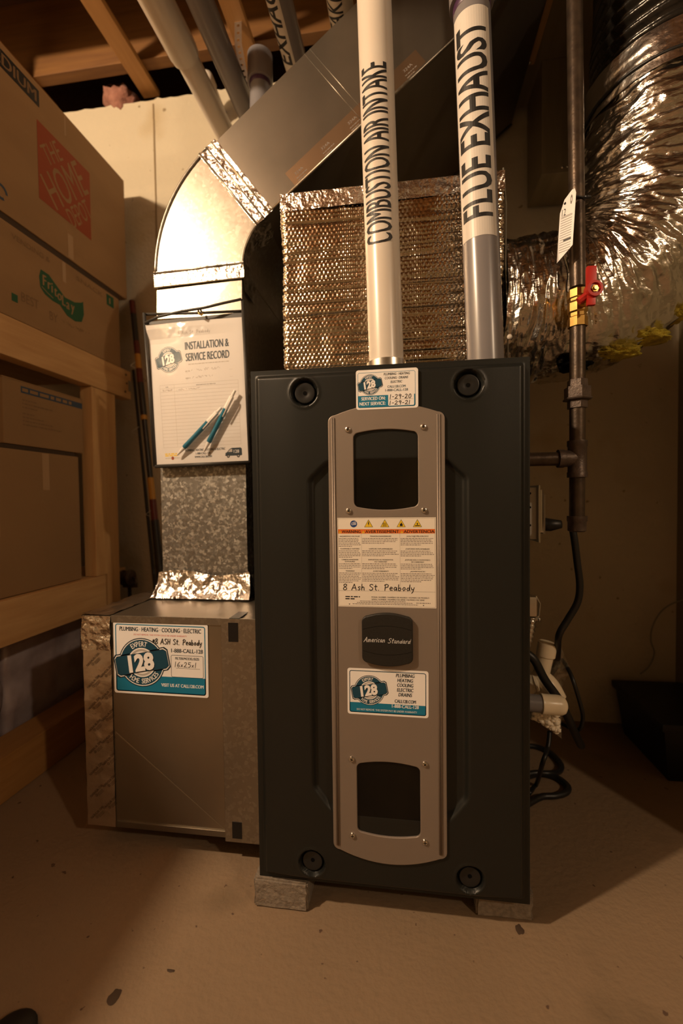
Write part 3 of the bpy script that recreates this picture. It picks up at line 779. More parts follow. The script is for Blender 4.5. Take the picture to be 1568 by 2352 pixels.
dirD = Vector((math.sin(R(AN)), 0, math.cos(R(AN))))
def along(q, t): return (q[0] + dirD.x * t, q[1] + dirD.z * t)
pi, po = arc_i[-1], arc_o[-1]
ti = (.325 - pi[0]) / dirD.x; to = (.325 - po[0]) / dirD.x
MB().prism([along(pi, .0), along(pi, ti), along(po, to), along(po, .0)], YF + .001, YB, 'galv_dull').build('diagonal_run', ret)
# locked seams along the front edges
MB().tube([(a, YF - .001, b) for a, b in arc_o], .0032, 'galv_plain', 8).build('seam', ret, True)
MB().tube([(a, YF - .001, b) for a, b in arc_i], .0032, 'galv_plain', 8).build('seam', ret, True)
MB().tube([(a, YF - .0005, b) for a, b in (along(pi, .01), along(pi, ti))], .0034, 'galv_plain', 8).build('seam', ret, True)
MB().tube([(a, YB, b) for a, b in (along(pi, .01), along(pi, ti))], .0045, 'galv_plain', 8).build('seam', ret, True)
# standing joint lines on the diagonal run
nD = Vector((-dirD.z, 0, dirD.x))
for t in (.285, .300):
    a, b = along(pi, t), along(po, t); MB().tube([(a[0], YF + .0008, a[1]), (b[0], YF + .0008, b[1])], .0008, 'galv_plain', 6).build('joint', ret, True)
# drive cleats + foil tape at the joints
def strip(p0, p1, w0, w1, Y, m, name, amp, fr, seed, nu_=40, nv_=10):
    d = (Vector((p1[0], 0, p1[1])) - Vector((p0[0], 0, p0[1]))); nrm = Vector((-d.z, 0, d.x)).normalized()
    def P(a, b):
        q = Vector((p0[0], Y, p0[1])) + d * a + nrm * (w0 + (w1 - w0) * b); return q, (0, -1, 0)
    return tape_grid(name, P, nu_, nv_, m, ret, amp, fr, seed)
e0, e1 = (DXL - .003, DZ1 - .010), (DXR + .005, DZ1 - .004)
strip(e0, e1, -.018, .018, YF - .001, 'foil', 'foil_tape', .0016, 60, 1)
MB().tube([(e0[0], YF - .003, e0[1] - .018), (e1[0], YF - .003, e1[1] - .018)], .0016, 'galv_dark', 8).build('cleat', ret, True)
MB().tube([(e0[0], YF - .003, e0[1] + .014), (e1[0], YF - .003, e1[1] + .014)], .0024, 'galv_plain', 8).build('cleat', ret, True)
b0, b1 = along(po, -.004), along(pi, -.004)
b0 = (b0[0] + nD.x * .003, b0[1] + nD.z * .003); b1 = (b1[0] - nD.x * .004, b1[1] - nD.z * .004)
strip(b0, b1, -.020, .030, YF - .001, 'foil', 'foil_tape', .0020, 55, 2)
for o_, r_, m_ in ((-.016, .0026, 'galv_plain'), (.020, .0022, 'galv_dark'), (.004, .0018, 'galv_plain')):
    q0 = (b0[0] + dirD.x * o_, b0[1] + dirD.z * o_); q1 = (b1[0] + dirD.x * o_, b1[1] + dirD.z * o_)
    MB().tube([(q0[0], YF - .003, q0[1]), (q1[0], YF - .003, q1[1])], r_, m_, 8).build('cleat', ret, True)
# printed tape along the lower edge of the diagonal run
f = Flat()
f.rect(0, 0, .36, .040, 'tape_dull', 1)
for k in range(5):
    f.text('324A', .015 + k * .075, .020, .006, 'ink_grey', w=.022, bold=.024); f.lines(.012 + k * .075, .045 + k * .075, .012, 2, .006, .002, 'ink_grey', 2)
q = along(pi, .095); dn = Vector((-dirD.z, 0, dirD.x))
f.build('printed_tape', lambda a, b, l: (q[0] + dirD.x * a + dn.x * b, YF + .0006 - l * LAY, q[1] + dirD.z * a + dn.z * b), ret)
# crumpled foil round the foot of the drop
tape_grid('foil_skirt', lambda a, b: ((DXL - .014 + (DXR - DXL + .030) * a + .010 * b * (1 - 2 * a), YF - .004 - .026 * (1 - b) ** 2, DZ0 + .001 + .055 * b + .006 * math.sin(a * 7) * b), (0, -1, .3)), 90, 22, 'foil', ret, .0065, 48, 5)
tape_grid('foil_skirt', lambda a, b: ((DXL - .004 - .022 * (1 - b) ** 2, YF - .004 + .30 * a, DZ0 + .001 + .052 * b), (-1, 0, .3)), 90, 22, 'foil', ret, .0055, 48, 6)
tape_grid('foil_skirt', lambda a, b: ((DXR + .004 + .018 * (1 - b) ** 2, YF - .004 + .10 * a, DZ0 + .001 + .050 * b), (1, 0, .3)), 40, 22, 'foil', ret, .0055, 48, 7)
# crumpled foil on the elbow's inner throat
tape_grid('foil_tape', lambda a, b: ((cxE - (r_i - .001) * math.cos(R(-22 + 76 * a)), YF - .002 + .075 * b * (.7 + .3 * math.sin(a * 9)), czE + (r_i - .001) * math.sin(R(-22 + 76 * a))) if a > .29 else (DXR + .002, YF - .002 + .075 * b, czE - .05 + .05 * a / .29), (.8, -.3, -.3)), 60, 14, 'foil', ret, .005, 45, 8)

# ================================================================== FILTER BOX
BX0, BX1, BY0, BY1, BZ0, BZ1 = -.634, -.256, .804, 1.44, .052, .474
fb = thing('filter_box', 'galvanised sheet metal filter box standing left of the furnace', 'filter box', ((BX0 + BX1) / 2, 1.12, BZ0))
MB().box((BX0, BY0, BZ0), (BX1, BY1, BZ1), 'galv_box', .0025).build('housing', fb)
# sheet folds on the front: top hem, bottom lip, diagonal cross-brake
MB().box((-.572, BY0 - .0018, BZ1 - .013), (-.345, BY0 + .002, BZ1 + .0012), 'galv_plain', .0008).build('top_hem', fb)
MB().box((-.572, BY0 - .0035, BZ0 + .001), (-.345, BY0 + .002, BZ0 + .0125), 'galv_dull', .0008).build('bottom_lip', fb)
mb = MB(); mb.add([(-.57, BY0 - .0002, .245), (-.346, BY0 - .0002, .066), (-.346, BY0 - .0005, .0645), (-.57, BY0 - .0005, .0645), (-.57, BY0 - .0005, .2420)], [[0, 1, 2, 4], [4, 2, 3]], 'galv_box'); mb.build('cross_brake', fb)
sd = MB().box((-.345, BY0 - .004, BZ0 - .006), (BX1, BY0 + .001, BZ1 + .0015), 'galv_plain', .001).build('filter_door', fb); sd['label'] = 'narrow slide-out filter door strip'
for zc, h_ in ((.450, .036), (.070, .032)):
    tp = MB().box((-.3305, BY0 - .0047, zc - h_ / 2), (-.3115, BY0 - .0038, zc + h_ / 2), 'black_tape').build('black_tape', fb)
MB().box((-.3285, BY0 - .004, BZ1 + .0015), (-.309, BY0 + .045, BZ1 + .0024), 'black_tape').build('black_tape', fb)
# foil tape down the left corner, printed
tape_grid('corner_tape', lambda a, b: ((BX0 + .0605 * a, BY0 - .0004, BZ0 + (BZ1 - BZ0) * b), (0, -1, 0)), 16, 90, 'foil_tape', fb, .0012, 38, 11)
tape_grid('corner_tape', lambda a, b: ((BX0 - .0004, BY0 + .045 * a, BZ0 + (BZ1 - BZ0) * b), (-1, 0, 0)), 10, 60, 'foil_tape', fb, .0012, 38, 12)
tape_grid('corner_tape', lambda a, b: ((BX0 - .001 + .062 * a, BY0 - .0012, BZ1 - .068 + .068 * b), (0, -1, 0)), 30, 30, 'foil', fb, .0035, 70, 13)
tape_grid('top_tape', lambda a, b: ((BX0 - .001 + .060 * a, BY0 - .001 + .20 * b, BZ1), (0, 0, 1)), 24, 60, 'foil_tape', fb, .0025, 50, 14)
f = Flat()
for k in range(9):
    for dx, ph in ((.004, .0), (.032, .022)):
        z = .012 + k * .044 + ph
        if z > .335: continue
        f.text('NASHUA', dx + .006, z, .0048, 'card_dark', w=.024, bold=0, rot=R(45)); f.text('324A', dx + .0248, z + .019, .0048, 'card_dark', w=.010, bold=0, rot=R(45))
        f.ring(dx + .017, z + .0055, .0022, .0028, 'card_dark', 3, n=14); f.text('UL', dx + .017, z + .0045, .002, 'card_dark', al='c')
        for j in range(3): f.stroke([(dx + .020 + j * .0016, z + .009 - j * .0016), (dx + .030 + j * .0016, z + .019 - j * .0016)], .0006, 'card_dark', 3)
f.build('tape_print', plane_y(BX0, BZ0, BY0 - .0030), fb)
# sticker
f = rsticker(.1950, .1420, .0045); S1, S2 = .1950, .1420
f.frame(.0040, .0040, S1 - .0050, S2 - .0050, .0050, .0020, 'teal', 2)
f.poly([(.0040, .0370), (.0040, .0085), (.0052, .0054), (.0085, .0040), (S1 - .0085, .0040), (S1 - .0060, .0054), (S1 - .0050, .0085), (S1 - .0050, .0370)], 'teal', 2)
badge128(f, .0590, .0625, .0480, 3)
f.text('PLUMBING \u00b7 HEATING \u00b7 COOLING \u00b7 ELECTRIC', S1 / 2, .1235, .0080, 'ink_navy', w=.168, al='c', bold=.024)
f.text('DO NOT REMOVE. THIS SYSTEM COULD BE UNDER WARRANTY', .0980, .1155, .0030, 'ink_red', w=.110, al='c', bold=-.008)
f.hand('#8 ASH St. Peabody', .0815, .1005, .0105, 'ink_black', .0012, w=.1020, lay=12)
f.text('1-888-CALL-128', .1845, .0850, .0074, 'ink_navy', w=.0640, al='r', bold=.024)
f.frame(.1195, .0370, .1855, .0800, .0035, .0008, 'ink_navy', 3)
f.text('FILTER/MODEL/SIZE:', .1530, .0715, .0046, 'ink_navy', w=.049, al='c', bold=.024)
f.hand('16x25x1', .1265, .0570, .0100, 'ink_black', .0010, w=.046, lay=5); f.rect(.1300, .0545, .1780, .0550, 'ink_black', 4)
f.text('VISIT US AT CALL128.COM', .1850, .0175, .0062, 'sticker_white', w=.086, al='r', bold=.024)
sk = f.build('company_sticker', plane_y(-.5685, .3225, BY0 - .0015, -.008), fb); sk['label'] = 'white and teal sticker with filter size'

# ================================================================== POUCH, RECORD SHEET, PENS
PYP = .954   # pouch plane in front of the duct
pouch = thing('document_pouch', 'clear vinyl document pouch with dark edge binding hung on the return duct', 'pouch', (-.457, PYP + .006, .78))
# corners: slightly askew
TL, TR, BR, BL = (-.579, 1.105), (-.349, 1.112), (-.339, .781), (-.563, .777)
def bil(a, b):
    t = (TL[0] + (TR[0] - TL[0]) * a, TL[1] + (TR[1] - TL[1]) * a); q = (BL[0] + (BR[0] - BL[0]) * a, BL[1] + (BR[1] - BL[1]) * a)
    return (q[0] + (t[0] - q[0]) * b, q[1] + (t[1] - q[1]) * b)
MB().prism([BL, BR, TR, TL], PYP + .010, PYP + .012, 'binding').build('back_sheet', pouch)
def bind(pts, w_, name='binding'):
    return MB().tube(pts, w_, 'binding', 8).build(name, pouch, True)
bind([(*(TL[0] - .001, PYP + .004), TL[1] + .018), (BL[0] - .001, PYP + .006, BL[1])], .0038)
bind([(TR[0] + .001, PYP + .004, TR[1] + .024), (BR[0] + .001, PYP + .006, BR[1])], .0038)
bind([(BL[0], PYP + .006, BL[1]), (BR[0], PYP + .006, BR[1])], .0042)
bind([(TL[0] - .003, PYP + .010, 1.123), (-.46, PYP + .012, 1.118), (TR[0] - .001, PYP + .010, 1.114)], .0032)
bind([(TL[0] + .004, PYP - .002, 1.098), (-.54, PYP - .010, 1.106), (-.48, PYP - .014, 1.113), (-.43, PYP - .013, 1.117), (-.39, PYP - .008, 1.126), (TR[0], PYP + .001, 1.136)], .0030)
MB().tube([(-.447, PYP + .014, 1.120), (-.447, PYP + .004, 1.124), (-.446, PYP - .006, 1.118), (-.444, PYP - .008, 1.108), (-.438, PYP - .008, 1.104), (-.434, PYP - .007, 1.110)], .0022, 'brass', 8).build('hook', pouch, True)
# paper: gently curled sheet with print
def paper_pt(a, b, l):
    x, z = bil(.015 + .97 * a / .216, .012 + .955 * b / .2794)
    y = PYP + .0085 - .0035 * math.sin(a / .216 * math.pi) * .6 - .0015 * math.cos(b * 9) - .010 * ss((b - .245) / .035) * (1 - a / .216)
    return (x, y - l * LAY, z)
f = Flat(); PWd, PHt = .216, .2794
for i in range(24):
    for j in range(30): f.rect(PWd * i / 24, PHt * j / 30, PWd * (i + 1) / 24, PHt * (j + 1) / 30, 'paper', 0)
badge128(f, .0445, .2090, .0260, 2)
f.text('INSTALLATION &', .0850, .2255, .0150, 'ink_navy', w=.0990, lay=3, bold=.024); f.text('SERVICE RECORD', .0850, .2030, .0150, 'ink_navy', w=.0990, lay=3, bold=.024)
f.lines(.090, .184, .1955, 1, .004, .0016, 'ink_faint', 2, last=1)
for z in (.1800, .1660): f.rect(.082, z, .190, z + .0004, 'ink_faint', 2); f.lines(.082, .093, z + .002, 1, .003, .002, 'ink_faint', 2, last=1)
f.scribble(.096, .162, .1818, .0055, 'ink_pencil'); f.scribble(.098, .145, .1678, .0050, 'ink_pencil')
f.hand('8 Ash St. Peabody', .070, .2560, .0062, 'ink_pencil', .0005, w=.075)
gx0, gx1, gz0, gz1 = .0195, .2010, .0330, .1585
nr = 18
for k in range(nr + 1):
    z = gz0 + (gz1 - gz0) * k / nr
    for i in range(12): f.rect(gx0 + (gx1 - gx0) * i / 12, z, gx0 + (gx1 - gx0) * (i + 1) / 12, z + .0004, 'ink_faint', 2)
for x in (gx0, gx0 + .034, gx1):
    for k in range(nr): f.rect(x, gz0 + (gz1 - gz0) * k / nr, x + .0004, gz0 + (gz1 - gz0) * (k + 1) / nr, 'ink_faint', 2)
f.text('DESCRIPTION OF SERVICE', .128, .1535, .0020, 'ink_navy', w=.044, al='c', bold=0); f.text('DATE', .0365, .1535, .0020, 'ink_navy', al='c', bold=0)
f.scribble(.025, .050, .1458, .0042, 'ink_pencil'); f.scribble(.058, .114, .1458, .0042, 'ink_pencil')
f.text('PLUMBING, HEATING, COOLING & ELECTRIC', .1180, .0235, .0042, 'ink_navy', w=.094, al='c', bold=.024); f.text('1-888-CALL-128', .113, .0165, .0040, 'ink_navy', w=.034, al='c', bold=.024); f.text('WWW.CALL128.COM', .113, .0098, .0038, 'ink_navy', w=.040, al='c', bold=.024)
f.lines(.022, .058, .0190, 2, .0035, .0024, 'warn_yellow', 2, last=.9); f.disc(.040, .0115, .0035, 'hd_orange', 3, 14); f.lines(.022, .058, .0108, 1, .003, .0014, 'ink_faint', 2, last=1)
van = [(0, .003), (.001, .009), (.004, .010), (.010, .016), (.016, .0185), (.036, .0185), (.0385, .016), (.0385, .004), (.036, .003)]
f.poly([(.164 + a, .008 + b) for a, b in van], 'ink_navy', 2); f.poly([(.164 + a, .008 + b) for a, b in [(.0065, .0105), (.0115, .0155), (.0165, .0165), (.0165, .0105)]], 'ink_faint', 3); f.text('128', .184, .0165, .006, 'paper', w=.012, lay=4)
for x in (.171, .194): f.disc(x, .0105, .0035, 'ink_black', 3, 14); f.disc(x, .0105, .0015, 'ink_faint', 4, 10)
rec = f.build('service_record_sheet', paper_pt); rebase(rec, (-.457, PYP + .008, .785))
tag(rec, 'white installation and service record sheet inside the vinyl pouch', 'paper')
# film front
vs = []; fs = []
for j in range(13):
    for i in range(11):
        x, z = bil(.01 + .098 * i, .005 + .95 * j / 12); vs.append((x, PYP - .006 - .006 * math.sin(i / 10 * math.pi) * math.sin(.4 + j / 12 * 2.4) + .008 * (abs(i - 5) / 5) ** 3, z))
for j in range(12):
    for i in range(10): a = j * 11 + i; fs.append([a, a + 1, a + 12, a + 11])
MB().add(vs, fs, 'pouch_film').build('clear_front', pouch, True)
def pen(p0, p1, label):
    a = Vector(p0); b = Vector(p1); d = (b - a).normalized(); L = (b - a).length
    t = thing('pen', label, 'pen', p0, 'pens in the document pouch')
    MB().lathe(a, d, [(0, .0010), (.003, .0022), (.024, .0046)], 'pen_white', 16).build('tip', t, 40)
    MB().lathe(a + d * .024, d, [(0, .0050), (.004, .0056), (.028, .0052), (L * .70 - .024, .0053), (L * .70 - .023, .0056)], 'pen_teal', 16).build('barrel', t, 40)
    MB().lathe(a + d * L * .70, d, [(0, .0055), (L * .20, .0053), (L * .2 + .001, .0034), (L * .30, .0032)], 'pen_white', 16).build('cap', t, 40)
    side = d.cross(Vector((0, -1, 0))).normalized()
    MB().tube([a + d * L * .90 + Vector((0, -.004, 0)) + side * .003, a + d * L * .86 + Vector((0, -.0065, 0)) + side * .004, a + d * L * .58 + Vector((0, -.0058, 0)) + side * .005], .0016, 'pen_white', 8).build('clip', t, True)
    return t
pen((-.505, PYP - .0035, .800), (-.398, PYP - .0035, .902), 'teal and white pen lying lower left in the vinyl pouch')
pen((-.441, PYP - .0040, .806), (-.366, PYP - .0040, .938), 'teal and white pen standing upper right in the vinyl pouch')

# ================================================================== VENT PIPES
def pipe_print(fl, name, axis_p, axis_d, r, ref, parent, sl=.004):
    """fl: text x runs along the pipe, text y runs round it (0 = facing ref)"""
    A = Vector(axis_d).normalized(); Rf = Vector(ref); N = (Rf - A * Rf.dot(A)).normalized(); B = A.cross(N)
    def fn(a, b, l):
        th = -b / r; return Vector(axis_p) + A * a + (N * math.cos(th) + B * math.sin(th)) * (r + .0004 + l * LAY)
    return fl.build(name, fn, parent, sl)
PR = .0302
ia, ib = Vector((-.0295, .800, .914)), Vector((-.0585, .832, 2.06)); di = (ib - ia).normalized()
it = thing('combustion_air_intake_pipe', 'white plastic pipe lettered combustion air intake, rising from the furnace', 'pipe', ia)
MB().tube([ia + di * (1.15 * k / 12) for k in range(13)], PR, 'pvc_white', 48).build('pipe', it, 40)
MB().lathe(ia, di, [(0, .035), (.020, .035), (.022, .031)], 'steel_zinc', 40).build('collar', it, 40)
f = Flat(); f.text('COMBUSTION AIR INTAKE', 0, 0, .0475, 'ink_black', w=.306, bold=.006, lay=1)
toC = Vector((0, 0, CH + .6)) - ia; toC.z = 0
# A points up, N towards the camera, B = A x N (to the camera's left when seen from it is +/-)
pipe_print(f, 'lettering', ia + di * .216, di, PR, Matrix.Rotation(R(33), 3, 'Z') @ toC, it)
fa, fb_ = Vector((.1385, .800, .914)), Vector((.1010, .818, 2.06)); df = (fb_ - fa).normalized()
ft = thing('flue_exhaust_pipe', 'grey plastic pipe with white label lettered flue exhaust', 'pipe', fa)
MB().tube([fa + df * (1.15 * k / 12) for k in range(13)], PR, 'pvc_grey', 48).build('pipe', ft, 40)
MB().lathe(fa + df * .612, df, [(0, .0315), (.0015, .0365), (.10, .0365), (.102, .031)], 'pvc_grey', 40).build('coupling', ft, 40)
MB().lathe(fa + df * .600, df, [(0, .0304), (.0005, .0308), (.012, .0308), (.013, .0304)], 'primer_purple', 40).build('primer_band', ft, 40)
f = Flat(); LA = .068
f.rect(0, 0, .372, LA, 'pipe_label', 0); f.text('FLUE EXHAUST', .030, .0095, .0500, 'ink_black', w=.318, heavy=.022, lay=2)
toC = Vector((0, 0, 0)) - fa; toC.z = 0
fo = pipe_print(f, 'label', fa + df * .212, df, PR, Matrix.Rotation(R(57), 3, 'Z') @ toC, ft); fo['label'] = 'white label with black capitals'

# overhead pipes running to the back wall
def hpipe(name, label, x, z, y0, y1, m, r=PR, x1=None, z1=None):
    a, b = Vector((x, y0, z)), Vector((x if x1 is None else x1, y1, z if z1 is None else z1))
    t = thing(name, label, 'pipe', b, 'overhead vent pipes'); MB().tube([a, (a + b) / 2, b], r, m, 32).build('pipe', t, 40); return t, a, (b - a).normalized()
t, a, d = hpipe('overhead_vent_pipe', 'white plastic pipe with wide coupling running overhead, leftmost', -.566, 1.845, .30, 1.455, 'pvc_white', x1=-.545)
MB().lathe(a + d * .10, d, [(0, .030), (.001, .0385), (.715, .0385), (.718, .0375), (.728, .0365), (.729, .030)], 'pvc_white', 32).build('coupling', t, 40)
t, a, d = hpipe('overhead_vent_pipe', 'dark grey plastic pipe running overhead beside the leftmost white one', -.462, 1.84, .30, 1.455, 'pvc_grey', x1=-.448)
t, a, d = hpipe('overhead_vent_pipe', 'short white plastic pipe entering the wall behind the dark grey one', -.598, 1.985, 1.34, 1.47, 'pvc_white', .026, x1=-.59, z1=1.95)
MB().lathe(a + d * .10, d, [(0, .0262), (.006, .0268), (.008, .0262)], 'primer_purple', 24).build('primer_band', t, 40)
MB().lathe(a, d, [(-.012, .018), (-.006, .027), (0, .0300), (.03, .0300), (.031, .026)], 'pvc_white', 24).build('elbow', t, 40)
t, a, d = hpipe('overhead_vent_pipe', 'grey plastic pipe overhead with white label ending in exhaust', -.283, 1.86, .60, 1.455, 'pvc_grey', x1=-.268, z1=1.83)
f = Flat(); f.rect(0, 0, .42, .052, 'pipe_label', 0); f.text('FLUE EXHAUST', .03, .008, .036, 'ink_black', w=.36, heavy=.022, lay=2)
o = pipe_print(f, 'label', a + d * .72, -d, PR, (.2, 0, -1), t)
t, a, d = hpipe('overhead_vent_pipe', 'white plastic pipe overhead ending in intake lettering', -.143, 1.86, .60, 1.455, 'pvc_white', x1=-.135, z1=1.83)
f = Flat(); f.text('AIR INTAKE', 0, 0, .040, 'ink_black', w=.20, heavy=.01, lay=1)
o = pipe_print(f, 'lettering', a + d * .62, -d, PR, (.25, 0, -1), t)
# short vertical grey stub with coupling
vt = thing('overhead_vent_pipe', 'short upright grey plastic pipe with purple-ringed coupling near the wall', 'pipe', (-.378, 1.20, 1.565), 'overhead vent pipes')
MB().tube([(-.382, 1.20, 1.565), (-.374, 1.20, 1.83)], .0275, 'pvc_grey', 32).build('pipe', vt, 40)
MB().lathe((-.375, 1.20, 1.815), (.01, 0, 1), [(0, .0285), (.0012, .0335), (.07, .0335)], 'pvc_grey', 32).build('coupling', vt, 40)
MB().lathe((-.3755, 1.20, 1.804), (.01, 0, 1), [(0, .0278), (.001, .0286), (.012, .0286)], 'primer_purple', 32).build('primer_band', vt, 40)
# perforated hanger strap
hs = MB(); path = [(-.466, 1.29, 2.081), (-.467, 1.29, 2.02), (-.455, 1.29, 1.95), (-.440, 1.29, 1.88), (-.432, 1.29, 1.80)]
for (a, b) in zip(path, path[1:]):
    a, b = Vector(a), Vector(b); n_ = max(2, round((b - a).length / .018)); wd = .0105
    for k in range(n_):
        p, q = a.lerp(b, k / n_), a.lerp(b, (k + 1) / n_); m1, m2 = p.lerp(q, .3), p.lerp(q, .7)
        for (s0_, s1_, e0_, e1_) in ((-wd, wd, p, m1), (-wd, wd, m2, q), (-wd, -.004, m1, m2), (.004, wd, m1, m2)):
            hs.add([(e0_.x + s0_, e0_.y, e0_.z), (e0_.x + s1_, e0_.y, e0_.z), (e1_.x + s1_, e1_.y, e1_.z), (e1_.x + s0_, e1_.y, e1_.z),
                    (e0_.x + s0_, e0_.y + .001, e0_.z), (e0_.x + s1_, e0_.y + .001, e0_.z), (e1_.x + s1_, e1_.y + .001, e1_.z), (e1_.x + s0_, e1_.y + .001, e1_.z)],
                   [[0, 1, 2, 3], [4, 5, 6, 7], [0, 1, 5, 4], [2, 3, 7, 6], [0, 3, 7, 4], [1, 2, 6, 5]], 'steel_zinc')
o = hs.build('hanger_strap'); rebase(o, (-.466, 1.29, 2.08)); tag(o, 'perforated steel hanger strap holding an overhead pipe', 'strap')

# ================================================================== SUPPLY TRUNK, FLEX DUCT
tk = thing('supply_trunk', 'dark sheet metal trunk duct under the ceiling on the right', 'duct', (.60, 1.1, 1.86))
MB().box((.338, .70, 1.862), (.795, 1.445, 2.078), 'galv_dark', .002).build('trunk_body', tk)
MB().box((.372, 1.30, 1.565), (.70, 1.445, 1.862), 'galv_dark', .002).build('riser', tk)
MB().box((.332, .70, 1.853), (.352, 1.30, 1.862), 'wood_y', .001).build('edge_bar', tk)
for x, z in ((.425, 1.575), (.437, 1.575)):
    MB().lathe((x, 1.30, z), (0, -1, 0), [(0, .004), (.002, .0035), (.003, 0)], 'screw_metal', 12).build('screw', tk, True)
MB().lathe((.338, 1.29, 1.850), (-.5, -1, 0), [(0, .005), (.003, .0042), (.004, 0)], 'screw_metal', 12).build('screw', tk, True)
MB().box((.372, 1.297, 1.560), (.70, 1.302, 1.573), 'galv_dark', .001).build('hem', tk)

fx = thing('flexible_duct', 'fat foil-wrapped flexible duct bending from the plenum up to the trunk', 'duct', (.20, 1.05, .95))
ctl = [(.198, 1.05, 1.098), (.26, 1.05, 1.096), (.335, 1.048, 1.100), (.405, 1.045, 1.122), (.458, 1.04, 1.165), (.495, 1.035, 1.225), (.515, 1.03, 1.30), (.525, 1.025, 1.38), (.532, 1.02, 1.46), (.537, 1.02, 1.50)]
def catmull(P, n):
    P = [Vector(q) for q in P]; out = []
    for i in range(len(P) - 1):
        p0, p1, p2, p3 = P[max(i - 1, 0)], P[i], P[i + 1], P[min(i + 2, len(P) - 1)]
        for k in range(n):
            t = k / n; out.append(.5 * ((2 * p1) + (p2 - p0) * t + (2 * p0 - 5 * p1 + 4 * p2 - p3) * t * t + (3 * p1 - p0 - 3 * p2 + p3) * t ** 3))
    return out + [P[-1]]
def flex(name, path, r0, m, parent, wr, seed, seg=150, ribs=None):
    n = len(path); vs = []; fs = []; T = [(path[min(i + 1, n - 1)] - path[max(i - 1, 0)]).normalized() for i in range(n)]
    N = Vector((0, -1, 0)); s = 0
    for i in range(n):
        if i: s += (path[i] - path[i - 1]).length
        N = (N - T[i] * N.dot(T[i])).normalized(); B = T[i].cross(N)
        for k in range(seg):
            a = 2 * math.pi * k / seg; d = N * math.cos(a) + B * math.sin(a)
            p3 = Vector((math.cos(a) * 1.0, math.sin(a) * 1.0, s * 3))
            if ribs: r = r0 + ribs * math.sin(s / .026 * 2 * math.pi + .35 * noise.noise(p3 * 2)) + .004 * noise.noise(p3 * 3 + Vector((seed, 0, 0)))
            else:
                ca, sa = math.cos(a), math.sin(a)
                w1_ = noise.noise(Vector((ca * 1.6, sa * 1.6, s * 9 + seed)))
                w2_ = abs(noise.noise(Vector((ca * 2.0 + .5 * w1_, sa * 2.0, s * 46 + seed))))
                w3_ = abs(noise.noise(Vector((ca * 5, sa * 5, s * 110 + seed))))
                w4_ = abs(noise.noise(Vector((ca * 26, sa * 26, s * 90))))
                r = r0 + wr * (.9 * w1_ + 1.15 * (.3 - w2_) + .5 * (.3 - w3_) + .14 * (.3 - w4_))
            vs.append(path[i] + d * r)
    for i in range(n - 1):
        for k in range(seg): k2 = (k + 1) % seg; fs.append([i * seg + k, i * seg + k2, (i + 1) * seg + k2, (i + 1) * seg + k])
    return MB().add(vs, fs, m).build(name, parent, True)
path = catmull(ctl, 34)
flex('foil_sleeve', path, .146, 'flex_foil', fx, .0095, 2.0, 240)
p2 = [Vector((.537 + .001 * k * .2, 1.02, 1.505 + .0035 * k)) for k in range(103)]
flex('ribbed_sleeve', p2, .142, 'flex_black', fx, 0, 5.0, 120, .0065)
# tape band and draw strap where the sleeves meet
bp_ = [Vector((.533, 1.02, 1.455 + .003 * k)) for k in range(24)]
o = flex('joint_band', bp_, .1545, 'foil_soft', fx, .0028, 9.0, 120)
MB().tube([(.5335 + .1565 * math.cos(2 * math.pi * k / 60), 1.02 + .1565 * math.sin(2 * math.pi * k / 60), 1.468 + .006 * math.sin(4 * math.pi * k / 60)) for k in range(61)], .0026, 'rubber', 8, False).build('draw_band', fx, True)
# exposed yellow fibreglass along the underside of the bend
for i, (px_, pz_, rx_, ry_, rz_, sd_) in enumerate(((.415, .988, .055, .042, .012, 1), (.470, 1.015, .055, .042, .013, 4), (.528, 1.060, .036, .040, .017, 6))):
    lump('fibreglass_tear', (px_, .998, pz_), (rx_, ry_, rz_), 'fiberglass', fx, sd_, .35, 4.0, 4)
lump('torn_gap', (.345, .985, .962), (.028, .03, .010), 'hole_black', fx, 8, .5, 2.0)

# ================================================================== GAS LINE
GX, GY = .3155, .885
def gz(py): return .767 - (py - 1052) * .000797
gl = thing('gas_pipe', 'black iron gas pipe with brass shutoff valve dropping beside the furnace', 'gas pipe', (GX, GY, .63))
ax = (0, 0, 1); gr = .01335; lean = Vector((-.0115, 0, 1.0)) 
MB().tube([(GX, GY, gz(662)), (GX - .007, GY, 1.60), (GX - .012, GY, 2.08)], gr, 'iron', 24).build('riser_pipe', gl, 40)
MB().lathe((GX, GY, gz(752)), ax, [(0, .0166), (.016, .0166), (.018, .0150), (.024, .0150), (.027, .0170), (.042, .0170), (.046, .0150), (.050, .0150), (.052, .0168), (.066, .0168), (.0665, .0135)], 'brass', 8).build('valve_body', gl)
MB().lathe((GX, GY, gz(700)), (0.35, -1, 0), [(0, .012), (.020, .011), (.022, .007), (.030, .007)], 'brass', 20).build('valve_stem', gl, 40)
hc = Vector((GX + .0105, GY - .030, gz(690)))
hd = MB(); hd.lathe(hc, (.12, -1, 0), [(0, .0125), (.008, .0140), (.0165, .0135), (.0170, .0092), (.0135, .0086)], 'red_plastic', 28)
hd.box(hc + Vector((-.0105, -.013, .004)), hc + Vector((.0055, -.004, .040)), 'red_plastic', .0025)
hd.box(hc + Vector((-.0095, -.012, -.027)), hc + Vector((.0045, -.004, -.004)), 'red_plastic', .0025)
hd.tube([hc + Vector((-.004, -.006, -.004)), hc + Vector((-.021, -.003, -.016))], .0065, 'red_plastic', 8)
hnd = hd.build('valve_handle', gl, 45); hnd['label'] = 'red tee handle'
MB().lathe(hc + Vector((.0016, -.0125, 0)), (.12, -1, 0), [(0, .0062), (.003, .0062), (.0032, .0035), (.006, .0035)], 'brass', 6).build('handle_nut', gl)
